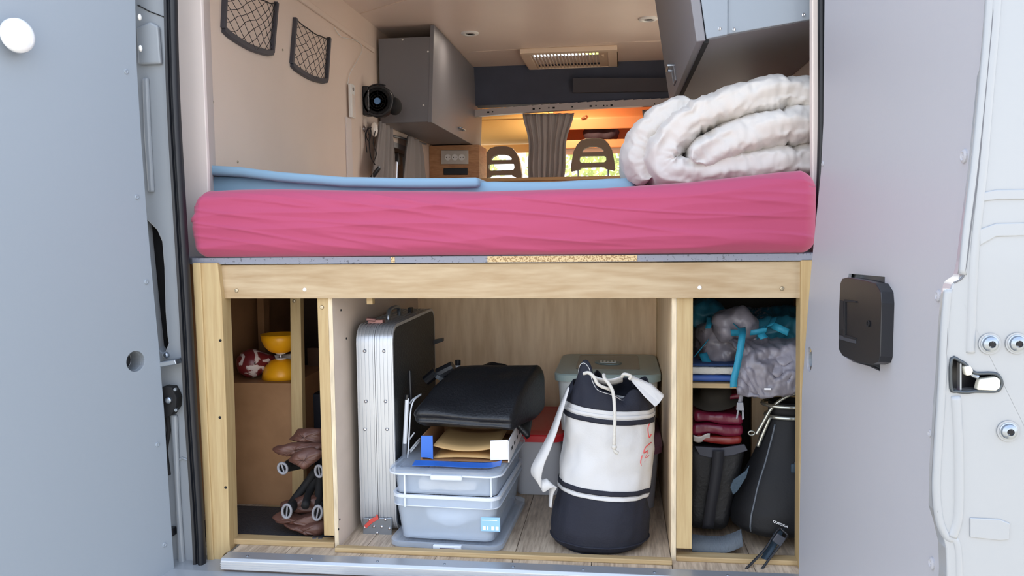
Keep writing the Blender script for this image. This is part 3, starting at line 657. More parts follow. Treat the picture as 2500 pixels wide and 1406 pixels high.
# ---- duvet: a thick quilt folded in a C around an inner fold
m_duvet = M('white_down_cotton', (204, 201, 198), .7, var=.03, vscale=3, rgb2=(202, 194, 186), bump=.25, bscale=26, stretch=(1, 1, 1), sheen=.3)
def quilt(pathpx, y0, y1, thick, seed, mbx, tilt=0.0):
    yc, hy = (y0 + y1) / 2, (y1 - y0) / 2
    path = smooth([P(a, c, y0 + .04) for a, c in pathpx], 18); n = len(path); seg = 84; vs = []; fs = []
    L = 0; acc = [0]
    for i in range(1, n): L += (path[i] - path[i - 1]).length; acc.append(L)
    for i, p in enumerate(path):
        t = (path[min(i + 1, n - 1)] - path[max(i - 1, 0)]); t.y = 0; t.normalize(); nn = V((-t.z, 0, t.x))
        tt = acc[i] / L; e = min(1, acc[i] / (thick * .5), (L - acc[i]) / (thick * .5)); e = math.sqrt(max(0, 1 - (1 - e) ** 2)) if e < 1 else 1
        pinch = 1 - .22 * math.exp(-((acc[i] % .24 - .12) / .006) ** 2)
        for k in range(seg):
            a = 2 * math.pi * k / seg; ca, sa = math.cos(a), math.sin(a)
            cx = math.copysign(abs(ca) ** .55, ca); cy = math.copysign(abs(sa) ** .55, sa)
            hh = thick / 2 * e * pinch
            q = p + nn * (cx * hh) + V((0, yc - (y0 + .04) + cy * hy * (1 - .0 * (1 - e)), 0))
            end = max(0, -sa)
            wr = noise.noise(V((acc[i] * 14 + seed, q.y * 5, cx * 1.3))) * .012 + (1 - abs(noise.noise(V((acc[i] * 30 + seed, q.y * 6 + acc[i] * 9, cx * 2.2))))*2) * .0085 + (1 - abs(noise.noise(V((acc[i] * 62 - seed, q.y * 16, cx * 3.5))))*2) * .004
            wr *= (1 - .35 * abs(sa))
            out = nn * cx * .8 + V((0, cy * .8, 0)); out = out.normalized() if out.length > 1e-6 else V((0, 0, 0))
            q += out * wr + V((0, .012 * noise.noise(V((acc[i] * 7 + seed, 3, cx * 2))), 0))
            vs.append(q)
    for i in range(n - 1):
        for k in range(seg):
            k2 = (k + 1) % seg; fs.append((i * seg + k, i * seg + k2, (i + 1) * seg + k2, (i + 1) * seg + k))
    fs += [tuple(range(seg))[::-1], tuple((n - 1) * seg + k for k in range(seg))]
    mbx.add(vs, fs)
dv = thing('duvet', P(1760, 450, .3), 'puffy white down duvet folded up on the bed', 'duvet')
b = MB(); quilt([(2040, 248), (1975, 228), (1900, 224), (1820, 240), (1745, 264), (1680, 300), (1634, 346), (1618, 390), (1640, 416), (1700, 418), (1780, 407), (1860, 399), (1940, 392), (2040, 386)], .17, .66, .088, 1.3, b)
b.build('outer_fold', m_duvet, dv, True)
b = MB(); quilt([(2040, 296), (1960, 302), (1880, 316), (1800, 338), (1740, 366), (1706, 382), (1690, 396)], .155, .64, .100, 5.1, b)
b.build('inner_fold', m_duvet, dv, True)
b = MB(); quilt([(1700, 262), (1640, 276), (1600, 306), (1572, 350), (1558, 388), (1572, 420), (1590, 434)], .24, .70, .085, 9.4, b)
b.build('rear_fold', m_duvet, dv, True)
# ================================================================= fittings above the bed
# ---- net pockets on the left wall
m_netf = M('dark_grey_net_frame', (62, 62, 70), .45); m_cord = M('black_elastic_cord', (28, 24, 26), .7)
def pocket(TL, BL, BR, TR, lab):
    tl, bl_, br, tr = [PX(a, c, WL + .006) for a, c in (TL, BL, BR, TR)]
    o = thing('net_pocket', (WL, bl_.y, bl_.z), lab, 'net pocket', 'net pockets on the cream wall')
    w = .018
    def bar(pts, name, ww=w):
        b = MB(); ps = smooth(pts, 5); n = len(ps); vs = []; fs = []
        for i, p in enumerate(ps):
            t = (ps[min(i + 1, n - 1)] - ps[max(i - 1, 0)]).normalized(); s_ = t.cross(V((1, 0, 0))).normalized() * ww / 2
            vs += [p - s_ + V((-.006, 0, 0)), p + s_ + V((-.006, 0, 0)), p + s_ * .8 + V((.008, 0, 0)), p - s_ * .8 + V((.008, 0, 0))]
        for i in range(n - 1):
            for k in range(4): fs.append((i * 4 + k, i * 4 + (k + 1) % 4, i * 4 + 4 + (k + 1) % 4, i * 4 + 4 + k))
        fs += [(0, 3, 2, 1), tuple((n - 1) * 4 + k for k in range(4))]
        return b.add(vs, fs).build(name, m_netf, o, bevel=.002)
    dn = V((0, 0, -.018))
    bar([tl, tl.lerp(bl_, .5), bl_], 'side_bar'); bar([tr, tr.lerp(br, .5), br], 'side_bar')
    bar([bl_, bl_.lerp(br, .15) + dn * .6, bl_.lerp(br, .5) + dn, bl_.lerp(br, .85) + dn * .6, br], 'bottom_bar', .023)
    nb = MB(); nu, nv = 6, 6
    def q(u, v):
        top = tl.lerp(tr, u); bot = bl_.lerp(br, u) + dn * (1 - (2 * u - 1) ** 2)
        p = top.lerp(bot, v) if True else 0
        sag = (1 - (2 * u - 1) ** 2)
        return p + V((.018 * sag * (1 - v * .6), .012 * noise.noise(V((u * 3, v * 3, bl_.y))), -.028 * sag * (1 - v) ** 1.5 + .008 * noise.noise(V((u * 4, v * 4, 7)))))
    for s_ in (1, -1):
        for k in range(-nv, nu + nv + 1):
            pts = []
            for j in range(0, nv * 3 + 1):
                v = j / (nv * 3); u = (k + s_ * v * nv * .75) / nu
                if 0 <= u <= 1: pts.append(q(u, v))
            if len(pts) > 2: nb.tube(pts, .0011, 5)
    nb.build('net', m_cord, o)
    MB().tube([q(k / 12, 0) for k in range(13)], .0022, 6).build('elastic_edge', m_cord, o)
    return o
pocket((551, -55), (545, 70), (664, 128), (675, 6), 'dark grey framed net pocket on the cream wall, closer to the pillar lining strip')
pocket((721, 44), (712, 156), (797, 196), (804, 92), 'dark grey framed net pocket on the cream wall, closer to the black fan')
# ---- motion-sensor light bar with cable
p0, p1 = PX(850, 206, WL), PX(850, 287, WL)
lb = thing('light_bar', (WL, p0.y, p1.z), 'slim white battery light bar fixed upright on the wall', 'light bar')
B(WL + .008, WL + .022, p0.y - .028, p0.y + .028, p1.z, p0.z).build('housing', m_white, lb, bevel=.003)
B(WL + .022, WL + .0235, p0.y - .016, p0.y + .016, p1.z + .004, p0.z - .045).build('diffuser', M('light_diffuser', (240, 226, 214), .25), lb)
MB().lathe([(.008, 0), (.008, .003), (.004, .004), (0, .004)], V((WL + .022, p0.y, p0.z - .022)), (1, 0, 0), 14).build('sensor', M('sensor_grey', (130, 120, 116), .4), lb)
MB().tube(smooth([PX(a, c, WL + .008) for a, c in ((849, 206), (854, 180), (872, 148), (884, 122), (878, 104), (856, 95), (834, 90), (822, 76), (816, 66))], 6), .0018, 6).build('cable', m_white, lb, True)
# ---- clip fan
yf = PX(890, 245, WL).y
fn = thing('fan', (WL, yf, PX(890, 280, WL).z), 'small black wall fan with a blue hub beside the grey cabinet', 'fan')
a, c = PX(876, 214, WL), PX(902, 280, WL)
B(WL, WL + .030, yf - .035, yf + .035, PX(890, 283, WL).z, PX(890, 213, WL).z).build('base', m_black, fn, bevel=.004)
B(WL + .030, WL + .033, yf - .0355, yf - .028, PX(890, 272, WL).z, PX(890, 224, WL).z).build('base_trim', m_steel, fn)
fc = P(922, 247, yf - .03); fr = 39 * S(yf)
B(WL + .02, fc.x - fr * .7, yf - .02, yf + .02, fc.z - .02, fc.z + .02).build('arm', m_black, fn, bevel=.004)
MB().lathe([(fr * .95, .045), (fr, .04), (fr, 0), (fr * .95, -.005), (fr * .84, -.005), (fr * .82, .03), (fr * .3, .04), (0, .04)], fc, (0, 1, 0), 36, caps=False).build('housing', m_black, fn, angle=40)
g = MB()
for r in (.35, .5, .65, .8): g.lathe([(fr * r, -.004), (fr * (r + .02), -.007), (fr * (r + .04), -.004), (fr * (r + .02), -.001)], fc, (0, 1, 0), 30)
for k in range(10):
    t = k * math.pi / 5; g.tube([fc + V((math.cos(t) * fr * .2, -.004, math.sin(t) * fr * .2)), fc + V((math.cos(t + .3) * fr * .88, -.004, math.sin(t + .3) * fr * .88))], .0012, 5)
g.build('grille', m_blackm, fn)
bl5 = MB()
for k in range(5):
    t = k * 2 * math.pi / 5
    pts = [fc + V((math.cos(t + e) * fr * rr, .008 + .012 * e, math.sin(t + e) * fr * rr)) for rr, e in ((.2, 0), (.75, .05), (.75, .8), (.2, .9))]
    bl5.prism(pts, (0, .002, 0))
bl5.build('blades', m_black, fn)
MB().lathe([(0, -.012), (fr * .2, -.011), (fr * .22, -.006), (fr * .22, 0)], fc, (0, 1, 0), 24).build('hub', M('blue_hub', (96, 140, 190), .35), fn, angle=40)
MB().tube(smooth([fc + V((math.cos(t) * (fr + .006), .01, math.sin(t) * (fr + .006))) for t in [math.pi * (.35 + .5 * k / 8) for k in range(9)]], 3), .004, 8).build('bracket', m_black, fn, True)
MB().ell(fc + V((fr * .9, .05, -fr * .25)), (.035, .05, .042), 16, 10).build('motor', m_blackm, fn, True)
# ---- coat knob, looped cord and torch
yk = PX(888, 315, WL).y
hk = thing('coat_hook', (WL, yk, PX(888, 315, WL).z), 'white oval porcelain coat knob on a chrome stem', 'coat hook')
kb_ = PX(888, 315, WL); kc_ = P(914, 316, yk)
MB().lathe([(.016, 0), (.016, .004), (.006, .008), (.005, (kc_ - kb_).length * .9)], kb_, (1, 0, 0), 16).build('stem', m_chrome, hk, True)
MB().ell(kc_, (.017, .018, .035), 18, 12).build('knob', M('porcelain', (238, 228, 216), .15, coat=.4), hk, True)
sc_ = P(900, 318, yk)
ln = thing('torch', P(913, 425, yk - .06), 'slim black torch hanging from a looped black cord on the coat knob', 'torch')
cb_ = MB()
for pts in ([(899, 309), (894, 330), (901, 345), (906, 322), (902, 311)], [(903, 311), (892, 326), (896, 372)], [(905, 312), (901, 345), (906, 385), (916, 402)], [(916, 320), (911, 350), (919, 375), (912, 395), (916, 402)], [(907, 311), (899, 316), (900, 330)]):
    cb_.tube(smooth([P(a_, c_, yk - .04 - .006 * k) for k, (a_, c_) in enumerate(pts)], 5), .0023, 6)
cb_.build('cord', m_cord, ln, True)
MB().tube([P(926, 409, yk - .07), P(924, 412, yk - .07), P(915, 424, yk - .07), P(908, 434, yk - .07)], [.008, .0105, .0105, .0105], 14).build('barrel', m_black, ln, angle=40)
MB().lathe([(.010, 0), (.010, .004), (.006, .006)], P(926, 409, yk - .07), (P(926, 409, 1) - P(915, 424, 1)), 14).build('end_cap', m_steel, ln)
# ---- left overhead cabinet
WLc = WL + .013
yc0, yc1 = 2.16, 3.66
pb, pt_ = P(1055, 297, yc0), P(1061, 60, yc0)
cb1 = thing('overhead_cabinet', (-.73, 2.6, pb.z), 'dark grey overhead cabinet on the wall above the side window', 'cabinet', 'overhead cabinets')
zc0 = pb.z; xin = pb.x; xtop = pt_.x
MB().prism([(WLc, yc0, zc0), (xin - .02, yc0, zc0), (xtop - .02, yc0, P(1000, 91, yc0).z), (WLc, yc0, P(1000, 91, yc0).z)], (0, .018, 0)).build('end_panel', m_cab, cb1, bevel=.002)
MB().prism([(P(1016, 292, yc0 - .004).x, yc0 - .004, zc0 + .002), (xin - .02, yc0 - .004, zc0 + .002), (xtop - .022, yc0 - .004, P(1000, 96, yc0).z), (P(1018, 100, yc0 - .004).x, yc0 - .004, P(1000, 96, yc0).z)], (0, .004, 0)).build('end_strip', m_cab, cb1)
MB().prism([(xin - .02, yc0 - .01, zc0 - .004), (xin, yc0 - .01, zc0 - .004), (xtop, yc0 - .01, ZC - .004), (xtop - .02, yc0 - .01, ZC - .004)], (0, yc1 - yc0, 0)).build('front_panel', m_cab, cb1, bevel=.002)
B(WLc, xin - .02, yc0 + .018, yc1, zc0, zc0 + .015).build('bottom_panel', m_cab, cb1)
B(WLc, xtop - .02, yc0 + .018, yc1, P(1000, 91, yc0).z - .02, P(1000, 91, yc0).z - .005).build('top_panel', m_cab, cb1)
hx_ = PX(1128, 315, xin + .012)
MB().tube(smooth([V((xin + .002, hx_.y - .06, hx_.z)), V((xin + .018, hx_.y - .055, hx_.z)), V((xin + .018, hx_.y + .055, hx_.z)), V((xin + .002, hx_.y + .06, hx_.z))], 4), .005, 8).build('handle', m_steel, cb1, True)
for px, py in ((983, 97), (1045, 126), (1034, 257)): put('screw', scm2, P(px, py, yc0 - .005), cb1)
# ---- right overhead cabinet above the duvet
ya, yb_ = .13, 1.22
i0 = P(1712, 97, ya); it = P(1698, 0, ya); tilt = (it.x - i0.x) / (it.z - i0.z)
o0 = P(1985, 48, ya); slope = (o0.z - i0.z) / (o0.x - i0.x); xo = WR - .003
zo = i0.z + slope * (xo - i0.x); ztop = 1.69
xit = i0.x + tilt * (ztop - i0.z)
cb2 = thing('overhead_cabinet', (.72, .6, i0.z), 'grey overhead cabinet with screwed end panel above the white duvet', 'cabinet', 'overhead cabinets')
e1 = P(1776, 0, ya).x; e1b = P(1776, 86, ya).x
MB().prism([(e1b, ya, i0.z + slope * (e1b - i0.x) + .002), (xo, ya, zo + .002), (xo, ya, ztop), (e1, ya, ztop)], (0, .018, 0)).build('end_panel', m_grey, cb2, bevel=.002)
MB().prism([(i0.x + .012, ya - .006, i0.z), (e1b, ya - .006, i0.z + slope * (e1b - i0.x)), (e1, ya - .006, ztop), (xit + .014, ya - .006, ztop)], (0, .024, 0)).build('end_strip', m_grey, cb2, bevel=.002)
dr = MB().prism([(i0.x - .012, ya - .008, i0.z - .006), (i0.x + .010, ya - .008, i0.z - .004), (xit + .012, ya - .008, ztop), (xit - .012, ya - .008, ztop)], (0, yb_ - ya, 0)).build('door', m_cab, cb2, bevel=.002)
B(i0.x + .006, i0.x + .018, ya, yb_, i0.z - .008, i0.z).build('shadow_gap', m_blackm, cb2)
MB().prism([(i0.x + .012, ya + .012, i0.z + .002), (xo, ya + .012, zo + .002), (xo, ya + .012, zo + .017), (i0.x + .012, ya + .012, i0.z + .017)], (0, yb_ - ya - .02, 0)).build('bottom_panel', m_cab, cb2)
B(xit, xo, ya + .018, yb_, ztop - .016, ztop - .001).build('top_panel', m_cab, cb2)
for px, py in ((1757, 70), (1792, 72), (1962, 36)): put('screw', MB().lathe([(.004, 0), (.004, .001), (.0025, .002), (0, .0015)], (0, 0, 0), (0, -1, 0), 12).mesh('screw', m_chrome, (0, 0, 0)), P(px, py, ya - .006), cb2)
hz_ = PX(1652, 182, i0.x - .012)
def hpos(dy, dz, out): z = hz_.z + dz; return V((i0.x - .012 + tilt * (z - i0.z) - out, hz_.y + dy, z))
MB().tube([hpos(-.05, .022, 0), hpos(-.05, .022, .02), hpos(.05, .022, .02), hpos(.05, .022, 0)], .004, 8).build('handle', m_steel, dr)
b = MB().tube([hpos(.05, .02, .003), hpos(.05, -.025, .003), hpos(-.05, -.025, .003), hpos(-.05, .02, .003)], .003, 6); b.build('handle_plate', m_cab, dr)
MB().ell(P(1634, 185, yb_), (.008, .008, .016), 10, 8).build('hinge', m_chrome, dr, True)
# ---- ceiling spots and roof vent
SPOT_FILL_W = .5
def spot(px, py, lab):
    p = PZ(px, py, ZC); o = thing('ceiling_spot', p, lab, 'spotlight', 'recessed ceiling spots')
    MB().lathe([(.047, 0), (.046, -.006), (.040, -.010), (.028, -.010), (.026, -.004)], p, (0, 0, 1), 28).build('bezel', m_white, o, angle=40)
    MB().lathe([(.026, -.004), (.02, -.003), (0, -.003)], p, (0, 0, 1), 20).build('lens', M('spot_lens', (200, 190, 176), .2), o, True)
    la_ = bpy.data.lights.new('spot_fill', 'AREA'); la_.shape = 'DISK'; la_.size = .05; la_.energy = SPOT_FILL_W; la_.color = (1, .86, .72)  # faint fill light added below each spot; the fittings themselves are unlit
    lo2 = bpy.data.objects.new('spot_fill', la_); col.objects.link(lo2); lo2.parent = o; lo2.location = (0, 0, -.014)
spot(1147, 80, 'round white ceiling spot near the dark grey wall cabinet'); spot(1582, 45, 'round white ceiling spot near the cabinet above the duvet')
fv = [PZ(1268, 124, ZC - .02), PZ(1494, 112, ZC - .02)]
vt = thing('roof_vent', (.5 * (VX0 + VX1), 3.0, ZC - .03), 'cream rectangular roof vent grille with louvre slats', 'vent')
vx0, vx1, vy0, vy1 = VX0 - .035, VX1 + .035, VY0 - .06, VY1 + .05
zf = ZC - .028
def ring(mb, x0, x1, y0, y1, w, z0, z1):
    mb.box(x0, x1, y0, y0 + w, z0, z1).box(x0, x1, y1 - w, y1, z0, z1).box(x0, x0 + w, y0 + w, y1 - w, z0, z1).box(x1 - w, x1, y0 + w, y1 - w, z0, z1)
b = MB(); ring(b, vx0, vx1, vy0, vy1, .055, zf, ZC); b.build('frame', M('cream_plastic', (236, 214, 190), .4), vt, bevel=.004)
slm = MB().box(-.0022, .0022, -.5 * (vy1 - vy0 - .11), .5 * (vy1 - vy0 - .11), 0, .016).mesh('slat', M('cream_slat', (214, 190, 164), .5), (0, 0, 0))
ns = 20
for k in range(ns): put('slat', slm, (vx0 + .062 + (vx1 - vx0 - .165) * k / (ns - 1), (vy0 + vy1) / 2, zf + .003), vt)
B(vx1 - .105, vx1 - .055, vy0 + .055, vy1 - .055, zf + .004, zf + .012).build('switch_panel', M('cream_slat', (214, 190, 164), .5), vt)
B(vx1 - .09, vx1 - .075, vy0 + .14, vy0 + .2, zf, zf + .005).build('lever', M('cream_plastic', (236, 214, 190), .4), vt, bevel=.002)
b = MB().prism([(VX0 - .03, VY0 - .03, ZC + .17), (VX1 + .03, VY0 - .03, ZC + .17), (VX1 + .03, VY1 + .03, ZC + .17), (VX0 - .03, VY1 + .03, ZC + .17)], (0, 0, .04)); b.build('dome', clear('pale_dome', (220, 214, 204), .35, .3), vt, bevel=.01)
# ---- oak cabinet end with sockets, and oak board behind the bed
yo = 3.30
ok = thing('oak_cabinet', (-.7, yo + .1, 0), 'narrow oak veneer cabinet with power sockets below the grey wall cabinet', 'cabinet')
B(WL + .001, P(1170, 400, yo).x, yo, yo + .30, 0.0, zc0 - .006).build('body', m_oak, ok, bevel=.002)
pl_ = MB().prism([P(1077, 367, yo), P(1144, 367, yo), P(1144, 401, yo), P(1077, 401, yo)], (0, -.010, 0)).build('socket_plate', M('silver_plate', (196, 188, 178), .35, .2), ok, bevel=.003)
for k in range(3):
    c_ = P(1093.5 + k * 17, 384, yo - .011)
    so = MB().lathe([(.020, 0), (.020, .003), (.017, .003), (.016, .0008), (0, .0008)], c_, (0, -1, 0), 20).build('socket', m_white, pl_, angle=40)
    for s_ in (-1, 1): MB().lathe([(.0035, 0), (.0035, .002)], c_ + V((s_ * .009, 0, 0)), (0, -1, 0), 10).build('pin_hole', m_blackm, so)
MB().prism([P(1083, 411, yo), P(1142, 410, yo), P(1142, 427, yo), P(1083, 427, yo)], (0, -.006, 0)).build('display', m_black, ok, bevel=.004)
yq = 2.95
zq = P(1340, 432, yq).z
bn = thing('bench', (.1, yq + .2, 0), 'low oak bench unit with tan top edge between the bed and the cab seats', 'bench')
B(P(1185, 430, yq).x, P(1640, 430, yq).x, yq + .01, yq + .32, 0, zq - .02).build('body', m_oak, bn, bevel=.002)
B(P(1172, 430, yq).x, P(1650, 430, yq).x, yq, yq + .34, zq - .02, zq).build('top', M('tan_edge', (170, 130, 84), .5), bn, bevel=.004)
# ================================================================= side window, curtains and driver's cab
m_curt = M('taupe_curtain', (178, 170, 166), .85, bump=.15, bscale=120, sheen=.2)
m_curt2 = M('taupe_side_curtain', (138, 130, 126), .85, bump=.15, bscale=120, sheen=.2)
w1 = thing('window_1', (WL - .05, 2.76, SW[2]), 'side window of the van with grey frame behind taupe curtains', 'window', kind='structure')
b = MB(); fr_ = .03
for (y0, y1, z0, z1) in ((SW[0], SW[1], SW[2], SW[2] + fr_), (SW[0], SW[1], SW[3] - fr_, SW[3]), (SW[0], SW[0] + fr_, SW[2], SW[3]), (SW[1] - fr_, SW[1], SW[2], SW[3])): b.box(WL - .07, WL + .004, y0, y1, z0, z1)
b.build('frame', M('window_grey', (170, 166, 164), .4), w1, bevel=.003)
B(WL - .06, WL - .055, SW[0] + fr_, SW[1] - fr_, SW[2] + fr_, SW[3] - fr_).build('pane', clear('tinted_pane', (70, 74, 76), .75, .05), w1)
MB().tube([PX(967, 436, WL + .03), PX(968, 395, WL + .03)], .007, 10).build('stay_rod', m_chrome, w1)
MB().tube([PX(968, 396, WL + .03), PX(969, 388, WL + .03), PX(970, 376, WL + .03)], [.010, .013, .010], 10).build('stay_clamp', m_black, w1)
rl = MB().tube([PX(960, 332, WL + .03), PX(1040, 352, WL + .03)], .006, 8); rl.build('curtain_rail', m_steel, w1)
def drape(name, lab, top, bot, folds, amp, y_or_x, axis, cat='curtain', group=None, gather=None, seed=0):
    """hanging cloth between two pixel rows; axis 'x' hangs on the plane x, 'y' on the plane y"""
    hit = (lambda a, c: PX(a, c, y_or_x)) if axis == 'x' else (lambda a, c: P(a, c, y_or_x))
    off = V((1, 0, 0)) if axis == 'x' else V((0, -1, 0))
    def fn(u, v):
        t = V(hit(top[0], top[1])).lerp(hit(top[2], top[3]), u); q = V(hit(bot[0], bot[1])).lerp(hit(bot[2], bot[3]), u)
        p = t.lerp(q, v)
        if gather: m = (t + q) / 2; k = gather * math.sin(math.pi * min(1, v * 1.15)) ** 2; c_ = V(hit((top[0] + top[2]) / 2, top[1])).lerp(hit((bot[0] + bot[2]) / 2, bot[1]), v); p = p.lerp(V((c_.x, c_.y, p.z)), k)
        ph = u * folds * 2 * math.pi + seed + .6 * math.sin(v * 3 + u * 5)
        return p + off * (amp * (.6 + .5 * v) * math.sin(ph) + .3 * amp * math.sin(ph * 2.3 + v * 2))
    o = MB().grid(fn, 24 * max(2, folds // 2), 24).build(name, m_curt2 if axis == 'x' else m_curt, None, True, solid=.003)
    return tag(o, lab, cat, group)
drape('curtain', 'taupe curtain at the side window, partly behind the coat knob', (925, 296, 960, 315), (904, 440, 963, 440), 4, .014, WL + .055, 'x', group='side window curtains')
drape('curtain', 'taupe curtain at the side window beside the oak cabinet', (994, 330, 1026, 345), (980, 442, 1036, 442), 3, .014, WL + .05, 'x', group='side window curtains', seed=1)
drape('curtain', 'taupe curtain hanging from the cab beam between the two seats', (1276, 278, 1402, 276), (1292, 445, 1376, 445), 7, .016, YB + .05, 'y', gather=.16, seed=2)
drape('curtain', 'taupe curtain edge under the cab beam behind the duvet', (1568, 268, 1640, 266), (1586, 445, 1640, 445), 4, .016, YB + .05, 'y', seed=3)
# ---- cab shell
m_tan_glow = M('glow_tan_headliner', (222, 176, 108), .6, var=.04, vscale=4); m_orange_glow = M('glow_orange_lining', (226, 140, 88), .6, var=.04, vscale=4)  # warm light in the cab is put into these tan and orange colours
YW0, YW1 = 5.15, 5.75      # windscreen top and bottom
b = MB().box(WL - .1, WR + .1, YB + .06, 4.95, 1.735, 1.78)
struct(b.build('cab_roof', m_tan_glow), 'roof of the driving cab, lining coloured tan for the warm glow', 'cab roof')
for k_, s_ in enumerate((-1, 1)):
    x0, x1 = (WL - .12, WL - .06) if s_ < 0 else (WR + .06, WR + .12)
    b = MB().box(x0, x1, YB + .2, 5.6, -.05, .92).box(x0, x1, YB + .2, YB + .5, .92, 1.78).box(x0, x1, YB + .5, 5.0, 1.55, 1.78)
    b.prism([(x0, 5.0, 1.78), (x0, 5.12, 1.78), (x0, 5.82, .9), (x0, 5.68, .9)], (x1 - x0, 0, 0))
    struct(b.build('trim_%d' % (11 + k_), m_van), ('white cab door and windscreen pillar on the side of the net pockets', 'white cab door and windscreen pillar on the side of the duvet')[k_], 'cab body')
struct(B(WL - .06, WR + .06, 5.56, 5.60, -.05, .9).build('wall_front', m_van), 'white bulkhead in front of the dashboard', 'wall')
w2 = thing('window_2', (0, 5.4, .95), 'windscreen of the cab with bright greenery beyond', 'window', kind='structure')
MB().prism([(WL - .06, 5.04, 1.72), (WR + .06, 5.04, 1.72), (WR + .06, 5.66, .95), (WL - .06, 5.66, .95)], (0, .006, .005)).build('pane', clear('windscreen_glass', (200, 220, 210), .06, .02), w2)
B(WL - .1, WR + .1, 4.98, 5.02, 1.42, 1.78).build('header', m_tan_glow, w2)
dsh = thing('dashboard', (0, 5.2, 0), 'grey dashboard under the windscreen', 'dashboard')
b = MB().prism([(WL, 4.75, .3), (WL, 4.72, .82), (WL, 4.85, .92), (WL, 5.54, .95), (WL, 5.54, .3)], (WR - WL, 0, 0)); b.build('body', M('dash_grey', (150, 138, 120), .7), dsh, bevel=.03)
# overhead shelf: closed rounded front and open shelf, warm glow put into both colours
xa, xm, xb = WL + .02, P(1345, 350, 4.3).x, WR - .02
sh_ = thing('cab_shelf', (0, 4.5, P(1230, 350, 4.3).z), 'overhead cab shelf, rounded front and open compartment coloured tan and orange for the warm glow', 'shelf')
zt_, zb1 = P(1230, 285, 4.3).z, P(1230, 347, 4.3).z
prof = [(4.36, zt_ + .08), (4.30, zt_), (4.29, zt_ - .03), (4.29, (zt_ + zb1) / 2), (4.32, zb1 + .035), (4.40, zb1), (4.60, zb1 + .01), (4.75, zt_), (4.75, zt_ + .08)]
MB().prism([(xa, y, z) for y, z in prof], (xm - xa, 0, 0)).build('closed_front', m_tan_glow, sh_, angle=50)
B(xa, xm, 4.27, 4.31, zt_ - .02, zt_ + .0).build('front_lip', m_tan_glow, sh_, bevel=.006)
zs0 = P(1450, 362, 4.3).z; zs1 = P(1450, 341, 4.3).z
B(xm, xb, 4.30, 4.78, zs0, zs1 - .03).build('shelf_board', m_orange_glow, sh_, bevel=.006)
B(xm, xb, 4.29, 4.32, zs0, zs1).build('front_lip', m_orange_glow, sh_, bevel=.008)
B(xm, xb, 4.76, 4.80, zs0, zt_ + .14).build('shelf_back', m_orange_glow, sh_)
MB().prism([(xm, 4.31, P(1450, 316, 4.3).z), (xm, 4.29, P(1450, 287, 4.3).z), (xm, 4.45, 1.74), (xm, 4.78, 1.74), (xm, 4.78, 1.70), (xm, 4.48, 1.68)], (xb - xm, 0, 0)).build('top_lip', m_orange_glow, sh_, bevel=.01)
B(xm - .01, xm + .02, 4.29, 4.78, zs0, zt_ + .10).build('shelf_divider', m_tan_glow, sh_)
MB().tube(smooth([P(1420, 289, 4.27), P(1428, 284, 4.25), P(1432, 282, 4.28)], 4), .006, 8).build('hook', M('dark_orange', (150, 90, 60), .5), sh_, True)
bg = MB().soft(P(1468, 327, 4.5) + V((0, 0, 0)), (.13, .13, .052), (24, 20, 14), .04, lambda p, n: n * (.016 * noise.noise(p * 16)))
bgo = bg.build('bag', M('dark_maroon_cloth', (60, 40, 48), .8), None, True)
bgo.location.z += max(0, zs1 - .03 + .002 - bgo.location.z); tag(bgo, 'dark soft bag lying on the open orange cab shelf', 'bag')
rd = MB().soft(V((P(1560, 330, 4.48).x, 4.48, zs1 - .03 + .046)), (.09, .10, .040), (18, 16, 12), .03, lambda p, n: n * (.006 * noise.noise(p * 14)))
tag(rd.build('pouch', M('bright_red', (232, 52, 52), .5), None, True), 'bright red pouch on the open orange cab shelf', 'pouch')
# ---- cab seats with slotted headrests
m_head = M('taupe_headrest_plastic', (150, 136, 120), .6); m_seat = M('seat_fabric', (120, 110, 100), .85)
def seat(cx, top, bot, w0, w1, y, lab):
    s_ = S(y); c = P(cx, bot, y); h = (bot - top) * s_; o = thing('captain_chair', (c.x, y, .0), lab, 'seat', 'cab seats')
    k = (bot - top) / 100.0
    def pt(u, v): return (u * s_, v * h)              # u in px from the centre, v 0..1
    oc = [pt(-w1, 0), pt(-w1 - 1, .12), pt(-w1 + 1, .3), pt(-w0 - 8, .62), pt(-w0, .82), pt(-w0 + 9, .95), pt(-w0 + 22, 1), pt(0, 1.01), pt(w0 - 22, 1), pt(w0 - 9, .95), pt(w0, .82), pt(w0 + 8, .62), pt(w1 - 1, .3), pt(w1 + 1, .12), pt(w1, 0), pt(w1 * .6, .06), pt(w1 * .5, .12), pt(-w1 * .5, .12), pt(-w1 * .6, .06)]
    h1 = [pt(-25, .58), pt(-26, .62), pt(-20, .70), pt(-8, .755), pt(8, .755), pt(20, .70), pt(26, .62), pt(25, .58)]
    h2 = [pt(-30, .28), pt(-32, .34), pt(-31, .44), pt(-27, .47), pt(27, .47), pt(31, .44), pt(32, .34), pt(30, .28), pt(26, .26), pt(-26, .26)]
    hr_ = MB().plate(oc, [h1, h2], (c.x, y - .04, c.z), (1, 0, 0), (0, 0, 1), .07).build('headrest', m_head, o, bevel=.005, segs=3)
    for u in (-36, 36): MB().tube([(c.x + u * s_, y, c.z + .02), (c.x + u * s_, y, c.z - .12)], .006, 8).build('headrest_post', m_steel, o)
    MB().soft((c.x, y, c.z - .09 - .30), (.235, .06, .30), (20, 10, 20), .05).build('backrest', m_seat, o, True)
    MB().soft((c.x, y + .30, .46), (.245, .26, .07), (20, 20, 8), .05).build('cushion', m_seat, o, True)
    B(c.x - .2, c.x + .2, y + .05, y + .5, 0, .40).build('pedestal', m_black, o, bevel=.01)
seat(1226, 359, 437, 36, 49, 3.80, 'cab seat with slotted taupe headrest, next to the oak cabinet')
